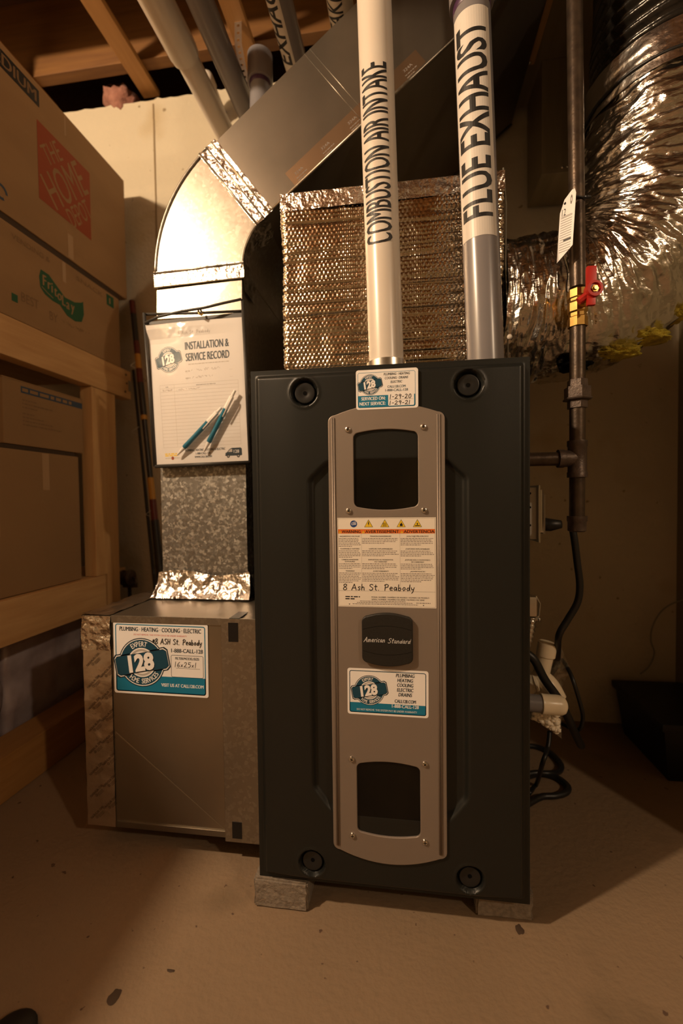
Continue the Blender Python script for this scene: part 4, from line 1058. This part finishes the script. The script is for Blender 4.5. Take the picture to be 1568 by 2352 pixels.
def seg_(a, b, r, name='nipple'): MB().tube([(GX, GY, gz(a)), (GX, GY, gz(b))], r, 'iron', 24).build(name, gl, 40)
seg_(752, 874, gr)
MB().lathe((GX, GY, gz(937)), ax, [(0, .0172), (.0145, .0172), (.0148, .0240), (.0168, .0252), (.0188, .0240), (.0190, .0226), (.0380, .0226), (.0384, .0175), (.0515, .0170), (.053, .0140)], 'iron_fitting', 6).build('union', gl)
seg_(937, 1014, gr)
MB().lathe((GX, GY, gz(1096)), ax, [(0, .0172), (.009, .0172), (.0105, .0160), (.056, .0160), (.0575, .0172), (.0675, .0172)], 'iron_fitting', 28).lathe((GX, GY, gz(1052)), (-1, 0, 0), [(0, .0155), (.022, .0155), (.024, .0168), (.034, .0168)], 'iron_fitting', 28).build('tee', gl, 40)
MB().tube([(GX - .03, GY, gz(1052)), (X0 + W - .002, GY, gz(1052))], .0128, 'iron', 24).build('branch_nipple', gl, 40)
seg_(1094, 1190, gr, 'drip_leg')
MB().lathe((GX, GY, gz(1222)), ax, [(0, .0130), (.002, .0160), (.018, .0160), (.020, .0172), (.029, .0172)], 'iron_fitting', 24).build('cap', gl, 40)
# tag on a zip tie
tg = thing('gas_tag', 'white printed paper tag zip-tied to the gas pipe', 'tag', (GX - .005, GY - .02, 1.24))
TZ = gz(470)
MB().tube([(GX - .006 + .0165 * math.cos(t_), GY + .0165 * math.sin(t_), TZ - .002 * math.cos(t_)) for t_ in [2 * math.pi * k / 24 for k in range(25)]], .0018, 'rubber', 8, False).tube([(GX - .006 - .014, GY - .012, TZ), (GX - .030, GY - .022, TZ - .014)], .0016, 'rubber', 8).tube([(GX + .006, GY - .014, TZ), (GX + .016, GY - .014, TZ - .002)], .0026, 'rubber', 8).build('zip_tie', tg, True)
tA, tB = Vector((GX - .034, GY - .016, 0)), Vector((GX - .014, GY - .032, 0))
def tagp(a, b, l):
    q = tA.lerp(tB, a); nrm = Vector((-.45, -.9, 0)).normalized(); return Vector((q.x - .012 * (1 - b) * .6, q.y, TZ - .112 + .118 * b)) + nrm * l * LAY
f = Flat(); f.poly([(.0, -.02), (1, .17), (1, .93), (.9, 1.0), (.72, 1.0), (.25, .90), (.12, .80), (0, .72)], 'sticker_white', 1)
f.ring(.72, .86, .03, .07, 'ink_grey', 2, n=14); f.text('12', .14, .66, .10, 'ink_black', w=.26, rot=0)
for k in range(16): f.lines(.10, .88, .66 - k * .036 if k else .64, 1, .01, .010, 'ink_grey', 2, last=.95)
f.rect(.35, .27, .85, .30, 'ink_black', 3)
f.build('card', tagp, tg)

# ================================================================== SWITCH BOX, WIRING, CONDENSATE
jb = thing('switch_box', 'small metal electrical box fixed on the right side of the furnace', 'electrical box', (.24, .99, .61))
MB().box((X0 + W - .003, .945, .612), (.262, 1.05, .716), 'plate_grey', .002).build('box', jb)
MB().box((.2620, .935, .606), (.2655, 1.06, .720), 'steel_zinc', .001).build('cover_lip', jb)
MB().box((.2655, .940, .625), (.2740, 1.055, .712), 'steel_zinc', .004).build('cover', jb)
MB().box((.2740, .950, .622), (.2790, 1.045, .702), 'plate_grey', .001).build('switch_plate', jb)
for z in (.640, .676, .704): MB().lathe((.248, .945, z), (0, -1, 0), [(0, .0025), (.0004, .0025)], 'hole_black', 10).build('knockout', jb)
MB().tube([(.279, .99, .640), (.300, .985, .638), (.318, .975, .640)], [.015, .013, .008], 'rubber', 14).build('cable_gland', jb, True)
cf = thing('conduit_connector', 'metal flexible conduit with clamp connector low on the furnace side', 'conduit', (.235, .96, .40))
MB().box((X0 + W - .003, .945, .455), (.262, .975, .495), 'steel_zinc', .004).tube([(.262, .955, .495), (.270, .955, .480), (.268, .955, .455), (.262, .955, .450)], .002, 'steel_zinc', 8).build('clamp', cf, 40)
MB().lathe((.262, .955, .447), (1, 0, .1), [(-.02, .003), (.004, .003), (.005, .005), (.008, .005)], 'screw_metal', 12).build('clamp_screw', cf, True)
hp = catmull([(.254, .955, .452), (.251, .955, .425), (.243, .955, .395), (.230, .955, .370), (.205, .96, .35)], 10)
MB().tube(hp, [.0085 + .0016 * math.sin(k * 2.0) for k in range(len(hp))], 'steel_zinc', 14).build('armored_cable', cf, True)
def cord(name, pts, r, label, m='rubber', cat='cable', group=None):
    P = catmull(pts, 10); o = MB().tube(P, r, m, 12).build(name, None, True); rebase(o, pts[-1]); return tag(o, label, cat, group)
def px(x, y, Y):   # picture position to a point at distance Y
    d = rt * ((x - 784) / 1032.5) - up * ((y - 1176) / 1032.5) + fw; t = Y / d.y; return (d.x * t, Y, CH + d.z * t)
def fl_(x, y, z=.008):
    d = rt * ((x - 784) / 1032.5) - up * ((y - 1176) / 1032.5) + fw; t = (z - CH) / d.z; return (d.x * t, d.y * t, z)
cord('power_cable', [px(1312, 1205, .93), px(1318, 1235, .93), px(1325, 1290, .935), px(1331, 1345, .94), px(1325, 1385, .945), px(1302, 1425, .95), px(1283, 1460, .955), px(1280, 1500, 1.0), px(1276, 1530, 1.06), px(1250, 1560, 1.09)], .0068, 'black power cable hanging in a curve below the gas pipe cap')
cord('drain_hose', [px(1200, 1495, .945), px(1226, 1515, .94), px(1250, 1560, .945), px(1282, 1605, .95), px(1300, 1640, .965), px(1318, 1680, 1.0), px(1334, 1712, 1.05)], .0085, 'thick black hose slanting across the white drain fittings')
cord('thin_tube', [px(1290, 1515, 1.05), px(1306, 1540, 1.02), px(1318, 1570, 1.0), px(1333, 1620, 1.0), px(1338, 1650, 1.01), px(1330, 1675, 1.02), px(1310, 1672, 1.04), px(1285, 1660, 1.06)], .0042, 'thin black tube looping right of the plastic bag')
cord('thin_tube', [px(1262, 1680, 1.02), px(1258, 1715, 1.0), px(1245, 1755, .98), fl_(1232, 1800), fl_(1215, 1822)], .0048, 'thin black tube dropping from the pellet bag to the floor')
cord('floor_cable', [fl_(1195, 1790), fl_(1235, 1778), fl_(1275, 1785), fl_(1303, 1805), fl_(1300, 1820), fl_(1275, 1828), fl_(1245, 1830), fl_(1215, 1845), fl_(1195, 1860)], .0070, 'black cable lying in a loop on the floor, front loop', group='loops of cable on the floor')
cord('floor_cable', [fl_(1200, 1712), fl_(1235, 1716), fl_(1265, 1730), fl_(1288, 1755), fl_(1284, 1772), fl_(1260, 1776, .018), fl_(1230, 1775, .018), fl_(1200, 1780, .018)], .0065, 'black cable lying in a loop on the floor, rear loop', group='loops of cable on the floor')
cord('wall_wire', [px(1568, 1378, 1.40), px(1540, 1388, 1.40), px(1515, 1408, 1.40), px(1498, 1440, 1.40), px(1494, 1470, 1.40), px(1502, 1500, 1.40), px(1490, 1530, 1.40), px(1470, 1548, 1.40)], .0022, 'thin pale wire dangling in front of the dark right wall', 'wire_grey', 'wire')
# condensate trap
ct = thing('condensate_trap', 'cream plastic condensate drain trap low on the right side of the furnace', 'drain', (.25, .95, .20))
MB().tube([px(1243, 1545, .99), px(1258, 1475, .99)], .0165, 'pvc_cream', 24).build('stand_tee', ct, 40)
MB().lathe(Vector(px(1252, 1508, .99)), Vector(px(1258, 1472, .99)) - Vector(px(1252, 1508, .99)), [(0, .0168), (.002, .0190), (.030, .0190), (.0305, .0150), (.024, .0148)], 'pvc_cream', 28, False).build('open_socket', ct, 40)
q = catmull([px(1190, 1600, 1.0), px(1215, 1572, 1.0), px(1240, 1558, .995), px(1262, 1574, .985), px(1280, 1606, .98)], 8)
MB().tube(q, .0185, 'pvc_cream', 24).build('u_bend', ct, True)
MB().lathe(Vector(px(1225, 1566, .997)), (.9, -.1, .25), [(0, .0190), (.001, .0208), (.006, .0208), (.007, .0190)], 'pvc_cream', 24).build('u_collar', ct, 40)
a = Vector(px(1195, 1612, .905)); b = Vector(px(1272, 1619, .905)); d = (b - a)
MB().tube([a, b], .0165, 'pvc_grey', 24).build('outlet_pipe', ct, 40)
MB().lathe(Vector(px(1241, 1616, .905)), d, [(0, .0165), (.001, .0192), (.005, .0192), (.006, .0186), (.030, .0190), (.038, .0180), (.044, .0150), (.048, .008), (.049, 0)], 'pvc_cream', 28).build('outlet_elbow', ct, 40)
# bags
def bag(name, quad, m, label, cat, seed, amp):
    vs = []; fs = []; n_ = 14
    for side in (0, 1):
        for j in range(n_ + 1):
            for i in range(n_ + 1):
                a, b = i / n_, j / n_
                p = (Vector(quad[0]) * (1 - a) + Vector(quad[1]) * a) * (1 - b) + (Vector(quad[3]) * (1 - a) + Vector(quad[2]) * a) * b
                e = math.sin(a * math.pi) * math.sin(b * math.pi)
                p += Vector((0, (1 if side else -1) * (.001 + amp * e), 0)) + Vector((0, .006 * noise.noise(p * 55 + Vector((seed, side, 0))), 0))
                vs.append(p)
        k = side * (n_ + 1) ** 2
        for j in range(n_):
            for i in range(n_): q_ = k + j * (n_ + 1) + i; fs.append([q_, q_ + 1, q_ + n_ + 2, q_ + n_ + 1])
    t = thing(name, label, cat, quad[0]); MB().add(vs, fs, m).build('film', t, True); return t
bag('plastic_bag', [px(1240, 1535, 1.025), px(1283, 1590, 1.025), px(1311, 1540, 1.025), px(1285, 1482, 1.025)], 'bag_film', 'crumpled clear plastic bag tied at the drain trap', 'bag', 1, .008)
nb = bag('pellet_bag', [px(1215, 1640, .935), px(1289, 1696, .935), px(1288, 1628, .935), px(1215, 1625, .935)], 'bag_film', 'clear bag of white neutraliser pellets hanging at the drain trap', 'bag', 3, .011)
mb = MB(); rg = random.Random(3)
for k in range(150):
    a, b = rg.random(), rg.random(); x = 1222 + 62 * a; ylo, yhi = 1634, 1648 + (x - 1215) * .60
    c = Vector(px(x, ylo + (yhi - 4 - ylo) * b, .929 + .012 * rg.random())); bm = bmesh.new(); bmesh.ops.create_icosphere(bm, subdivisions=1, radius=.0045 + .0018 * rg.random())
    for v in bm.verts: v.co += c
    mb.bm(bm, 'pellets')
po_ = mb.build('pellets', nb, True); po_['kind'] = 'stuff'
# black tote in the corner
tt = thing('tote_bin', 'low black plastic tote in the dark right corner', 'bin', (.72, 1.27, 0))
mb = MB(); mb.add([(.630, 1.175, .001), (.785, 1.175, .001), (.785, 1.40, .001), (.630, 1.40, .001), (.612, 1.160, .135), (.790, 1.160, .135), (.790, 1.415, .135), (.612, 1.415, .135)], [[0, 1, 2, 3], [0, 1, 5, 4], [1, 2, 6, 5], [2, 3, 7, 6], [3, 0, 4, 7]], 'tote_black'); mb.build('tub', tt)
MB().box((.604, 1.152, .130), (.795, 1.423, .150), 'tote_black', .006).build('lid', tt)

# ================================================================== SHELF
SX = -.90
sh = thing('storage_shelf', 'rough lumber storage shelf along the left wall', 'shelf', (-1.1, .9, 0))
MB().box((SX - .038, .10, 1.036), (SX, 1.398, 1.128), 'wood_y', .002).build('upper_rail', sh)
MB().box((SX - .038, .10, .372), (SX, 1.245, .476), 'wood_y', .002).build('lower_rail', sh)
MB().box((SX - .040, 1.208, .477), (SX - .002, 1.258, 1.035), 'wood_z', .002).build('post', sh)
MB().box((SX - .078, 1.259, .002), (SX - .004, 1.318, 1.035), 'wood_z', .002).build('post', sh)
MB().box((SX - .12, .10, .001), (SX - .028, 1.44, .106), 'wood_strap', .003).build('floor_rail', sh)
MB().box((-1.50, .10, 1.100), (SX - .039, 1.398, 1.128), 'wood_y', .001).build('upper_deck', sh)
MB().box((-1.50, .10, .448), (SX - .039, 1.40, .476), 'wood_y', .001).build('lower_deck', sh)
for y in (.12, 1.33):
    MB().box((-1.54, y, .001), (-1.502, y + .06, 1.128), 'wood_z', .002).build('post', sh)
MB().box((SX - .077, .12, .002), (SX - .039, .18, 1.09), 'wood_z', .002).build('post', sh)
for y, z in ((1.372, 1.112), (1.375, 1.085), (1.366, 1.056)):
    MB().lathe((SX, y, z), (1, 0, 0), [(0, .004), (.0012, .0035)], 'iron', 10).build('nail', sh)
MB().box((SX, 1.383, 1.062), (SX + .002, 1.394, 1.096), 'wire_grey').build('paper_tag', sh)

def carton(name, label, lo, hi, m='cardboard', flaps=True):
    t = thing(name, label, 'box', ((lo[0] + hi[0]) / 2, (lo[1] + hi[1]) / 2, lo[2]), 'cardboard boxes on the shelf')
    MB().box(lo, hi, m, .003).build('carton_body', t)
    if flaps:
        c = (lo[0] + hi[0]) / 2
        MB().box((lo[0] + .001, lo[1], hi[2]), (c - .001, hi[1], hi[2] + .003), m).build('flap_or_gap_shade', t); MB().box((c + .001, lo[1], hi[2]), (hi[0] - .001, hi[1], hi[2] + .003), m).build('flap_or_gap_shade', t)
    return t
BXF = -.902
hdb = carton('moving_box', 'large moving box with orange store logo on the top shelf', (-1.36, .80, 1.362), (BXF, 1.392, 1.745))
f = Flat()
f.rect(1.035, 1.462, 1.225, 1.655, 'hd_orange', 1)
def stencil(t, off, h_, w_):
    nx, ny = -math.sin(R(45)), math.cos(R(45)); k = off - h_ / 2
    f.text(t, 1.130 + nx * k, 1.5585 + ny * k, h_, 'cardboard', w=w_, lay=3, al='c', bold=.0, rot=R(45))
stencil('THE', .068, .042, .074); stencil('HOME', .0, .078, .180); stencil('DEPOT', -.068, .046, .110)
f.build('store_logo', lambda a, b, l: (BXF + .0004 + l * LAY, a, b), hdb); f = Flat()
f.rect(.80, 1.690, 1.045, 1.731, 'ink_black', 1); f.text('MEDIUM', 1.036, 1.698, .026, 'card_print', w=.150, al='r', lay=3, bold=.024)
f.build('size_band', lambda a, b, l: (BXF + .0004 + l * LAY, a, b), hdb); f = Flat()
f.ring(.925, 1.385 + .02, .012, .018, 'blue_print', 2, a0=0, a1=300, n=18)
f.build('recycling_mark', lambda a, b, l: (BXF + .0004 + l * LAY, a, b), hdb)
for q in ((1.130, 1.690, 1.1345, 1.742), (1.130, 1.366, 1.150, 1.430)):
    f = Flat(); f.rect(*q, 'clear_tape', 1); f.build('tape', lambda a, b, l: (BXF + .0004 + l * LAY, a, b), hdb)
fbx = carton('snack_box', 'snack shipping box with green banner logo under the large moving box', (-1.34, .80, 1.130), (BXF - .001, 1.350, 1.346), 'cardboard', False)
MB().box((-1.34, .80, 1.346), (BXF - .003, 1.356, 1.3615), 'card_dark').build('flap_or_gap_shade', fbx)  # dark strip filling the gap under the moving box, shade put into its colour
f = Flat()
f.poly([(1.028, 1.265), (1.034, 1.285), (1.060, 1.284), (1.085, 1.268), (1.115, 1.250), (1.150, 1.252), (1.176, 1.262), (1.184, 1.268), (1.186, 1.232), (1.176, 1.208), (1.150, 1.200), (1.120, 1.204), (1.095, 1.222), (1.070, 1.222), (1.045, 1.228), (1.031, 1.240)], 'frito_green', 1)
for ch, x, z in (('F', 1.040, 1.249), ('r', 1.056, 1.247), ('i', 1.068, 1.243), ('t', 1.077, 1.239), ('o', 1.088, 1.234), ('L', 1.104, 1.226), ('a', 1.119, 1.223), ('y', 1.136, 1.223)):
    f.text(ch, x, z, .026, 'cardboard', lay=2, bold=.024, sq=.72)
f.stroke([(1.036, 1.243), (1.052, 1.236), (1.072, 1.230)], .0022, 'cardboard', 2)
f.build('banner_logo', lambda a, b, l: (BXF - .0006 + l * LAY, a, b), fbx); f = Flat()
FB = lambda a, b, l: (BXF - .0006 + l * LAY, a, b)
f.text('VENDING & ', .950, 1.316, .012, 'card_print', w=.115, bold=0); f.build('top_lettering', FB, fbx); f = Flat(); f.text('SNACK', 1.16, 1.318, .012, 'card_print', w=.11, bold=0); f.build('top_lettering', FB, fbx)
f = Flat(); f.text('BEST', .972, 1.180, .022, 'card_print', w=.052, bold=0); f.text('BY', 1.058, 1.170, .022, 'card_print', w=.028, bold=0); f.build('date_lettering', FB, fbx)
f = Flat(); f.scribble(1.10, 1.21, 1.178, .010, 'card_print', 1, .0012); f.build('small_print', FB, fbx)
f = Flat(); f.rect(1.288, 1.305, 1.322, 1.338, 'frito_green', 1); f.rect(1.300, 1.312, 1.306, 1.330, 'cardboard', 2); f.build('corner_mark', FB, fbx)
f = Flat(); f.rect(.945, 1.170, .962, 1.188, 'frito_green', 1); f.build('corner_mark', FB, fbx)
f = Flat(); f.rect(1.108, 1.290, 1.120, 1.344, 'clear_tape', 1); f.build('tape', FB, fbx)
lb = carton('blue_striped_box', 'small box with a blue printed stripe above the plain big box', (-1.30, .932, .838), (-.922, 1.194, .992), 'cardboard_b')
f = Flat(); f.rect(.982, .966, 1.192, .982, 'blue_print', 1); f.lines(.986, 1.15, .970, 1, .01, .008, 'cardboard_b', 2, last=1)
for k in range(3): f.lines(.985, 1.03 + .05 * (k % 2), .948 - k * .009, 1, .01, .003, 'card_print', 1, last=1)
for k in range(4): f.lines(.985, 1.02 + .03 * k, .915 - k * .009, 1, .01, .003, 'card_print', 1, last=1)
f.build('print', lambda a, b, l: (-.9216 + l * LAY, a, b), lb)
MB().box((-1.29, .86, .994), (-.935, .928, 1.03), 'cardboard_b').build('flap_or_gap_shade', lb)
bb = carton('plain_box', 'big plain brown box on the lower shelf under the striped one', (-1.36, .60, .478), (-.918, 1.166, .826), 'cardboard_b', False)
MB().box((-1.34, .62, .826), (-.925, 1.160, .837), 'card_dark').build('flap_or_gap_shade', bb)  # near-black layer painting the shade in the gap between the two boxes
for q in ((1.036, .730, 1.058, .824), (.885, .62, .909, .80)):
    f = Flat(); f.rect(*q, 'clear_tape', 1); f.build('tape', lambda a, b, l: (-.9176 + l * LAY, a, b), bb)
# film-wrapped bundles under the lower rail
for i, (y0, y1, z1, lbl) in enumerate(((.72, 1.02, .355, 'film-wrapped bundle under the lower shelf, nearer one'), (1.04, 1.36, .33, 'film-wrapped bundle under the lower shelf, farther one'))):
    bm = bmesh.new(); bmesh.ops.create_cube(bm, size=1); bmesh.ops.subdivide_edges(bm, edges=bm.edges[:], cuts=14, use_grid_fill=True)
    for v in bm.verts:
        v.co = Vector((-1.20 + v.co.x * .30, (y0 + y1) / 2 + v.co.y * (y1 - y0), z1 / 2 + .001 + v.co.z * z1)); nrm = v.co - Vector((-1.2, (y0 + y1) / 2, z1 / 2))
        dd = .016 * noise.noise(v.co * 14 + Vector((i * 5, 0, 0))) + .006 * noise.noise(v.co * 40); v.co += Vector((nrm.x, nrm.y, nrm.z * .5)).normalized() * dd
        v.co.z = max(v.co.z, .001)
    o = MB().bm(bm, 'wrap_film').build('wrapped_bundle', None, True); rebase(o, (-1.20, (y0 + y1) / 2, 0)); tag(o, lbl, 'bundle', 'film-wrapped bundles')

# ================================================================== FISHING RODS
def rod(p0, p1, segs, label, guides):
    a, b = Vector(p0), Vector(p1); d = b - a; L = d.length; dn_ = d.normalized()
    t = thing('fishing_rod', label, 'fishing rod', p0, 'fishing rods against the wall')
    for s0_, s1_, r0_, r1_, m_, nm in segs:
        MB().tube([a + d * s0_, a + d * s1_], [r0_, r1_], m_, 14).build(nm, t, 40)
    for g_ in guides:
        c = a + d * g_; MB().tube([c, c + Vector((-.024, -.012, .012)), c + Vector((-.002, -.002, .030))], .0012, 'steel_zinc', 6).build('line_guide', t, True)
r1a, r1b = Vector(px(379, 1420, 1.30)), Vector(px(303, 692, 1.415))
dr = r1b - r1a; r1a = r1a - dr * (r1a.z / dr.z) * .99
k_ = lambda py: (Vector(px(303 + (py - 692) * (379 - 303) / 728, py, 1.415 - (py - 692) / 728 * .115)) - r1a).length / (r1b - r1a).length
rod(r1a, r1b, [(0, k_(1345), .014, .014, 'rod_dark', 'butt'), (k_(1345), k_(1195), .0135, .0125, 'rod_dark', 'grip'), (k_(1195), k_(1148), .011, .0105, 'rod_red', 'winding'), (k_(1148), k_(1098), .010, .010, 'rod_yellow', 'winding'),
    (k_(1098), k_(965), .0085, .008, 'rod_dark', 'blank'), (k_(965), k_(955), .010, .010, 'rod_yellow', 'winding'), (k_(955), k_(880), .010, .0098, 'rod_dark', 'foregrip'), (k_(880), k_(848), .0100, .0098, 'rod_red', 'winding'), (k_(848), k_(815), .0096, .0096, 'rod_yellow', 'winding'), (k_(815), k_(785), .0096, .0096, 'rod_red', 'winding'), (k_(785), k_(722), .0092, .0090, 'rod_dark', 'blank'), (k_(722), 1.0, .0095, .0095, 'rod_red', 'tip')],
    'red and black fishing rod with yellow windings leaning behind the duct', (k_(850), k_(1190)))
r2a, r2b = Vector(px(340, 1190, 1.40)), Vector(px(306, 850, 1.445)); d2 = r2b - r2a; r2a = r2a - d2 * (r2a.z / d2.z) * .99
rod(r2a, r2b, [(0, .35, .008, .007, 'rod_dark', 'blank'), (.35, 1.0, .006, .0045, 'rod_dark', 'upper_blank')], 'thin dark fishing rod close to the wall left of the red one', (.80,))
rl = thing('fishing_reel', 'tarnished metal fishing reel behind the filter box', 'reel', px(298, 1375, 1.37))
c = Vector(px(297, 1334, 1.37))
MB().lathe(c + Vector((-.020, -.01, .012)), (1, -.1, .06), [(0, .022), (.004, .025), (.008, .025), (.010, .015), (.030, .015), (.032, .025), (.037, .025), (.040, .020)], 'iron', 24).build('spool', rl, 40)
MB().box(c + Vector((-.022, -.006, -.022)), c + Vector((.020, .012, -.010)), 'iron', .003).build('foot', rl)
MB().tube([c + Vector((.018, -.010, .012)), c + Vector((.034, -.014, .010)), c + Vector((.036, -.018, -.018))], .004, 'iron', 10).build('crank', rl, True)
MB().tube([c + Vector((.0, 0, -.020)), c + Vector((.004, 0, -.45))], .006, 'rod_dark', 10).build('stem', rl, True)

# ================================================================== FLOOR BITS
dk = MB().lathe(fl_(24, 2385, 0), (0, 0, 1), [(0, .030), (.006, .030), (.010, .024), (.012, 0)], 'rubber', 24).build('rubber_foot', None, 40); rebase(dk, fl_(24, 2385, 0)); tag(dk, 'small black rubber foot at the bottom left edge of the floor', 'foot')
def stain(x, y, sx, sy, seed, label):
    c = fl_(x, y, .0005); pts_ = []
    for k in range(20):
        a = 2 * math.pi * k / 20; r_ = 1 + .45 * noise.noise(Vector((math.cos(a) * 1.5, math.sin(a) * 1.5, seed))); pts_.append((c[0] + sx * r_ * math.cos(a), c[1] + sy * r_ * math.sin(a)))
    o = MB().add([(a, b, .0004) for a, b in pts_] + [(c[0], c[1], .0022)], [[i, (i + 1) % 20, 20] for i in range(20)], 'card_dark').build('dried_leaf_scrap', None, True); rebase(o, (c[0], c[1], 0)); tag(o, label, 'scrap', 'scraps on the floor')
stain(262, 2290, .008, .011, 1, 'dark dried scrap on the bare floor at lower left')
stain(1192, 2135, .006, .010, 4, 'dark dried scrap on the floor by the right front block')
stain(392, 2229, .006, .0025, 7, 'tiny dark flat scrap on the floor below the filter box')
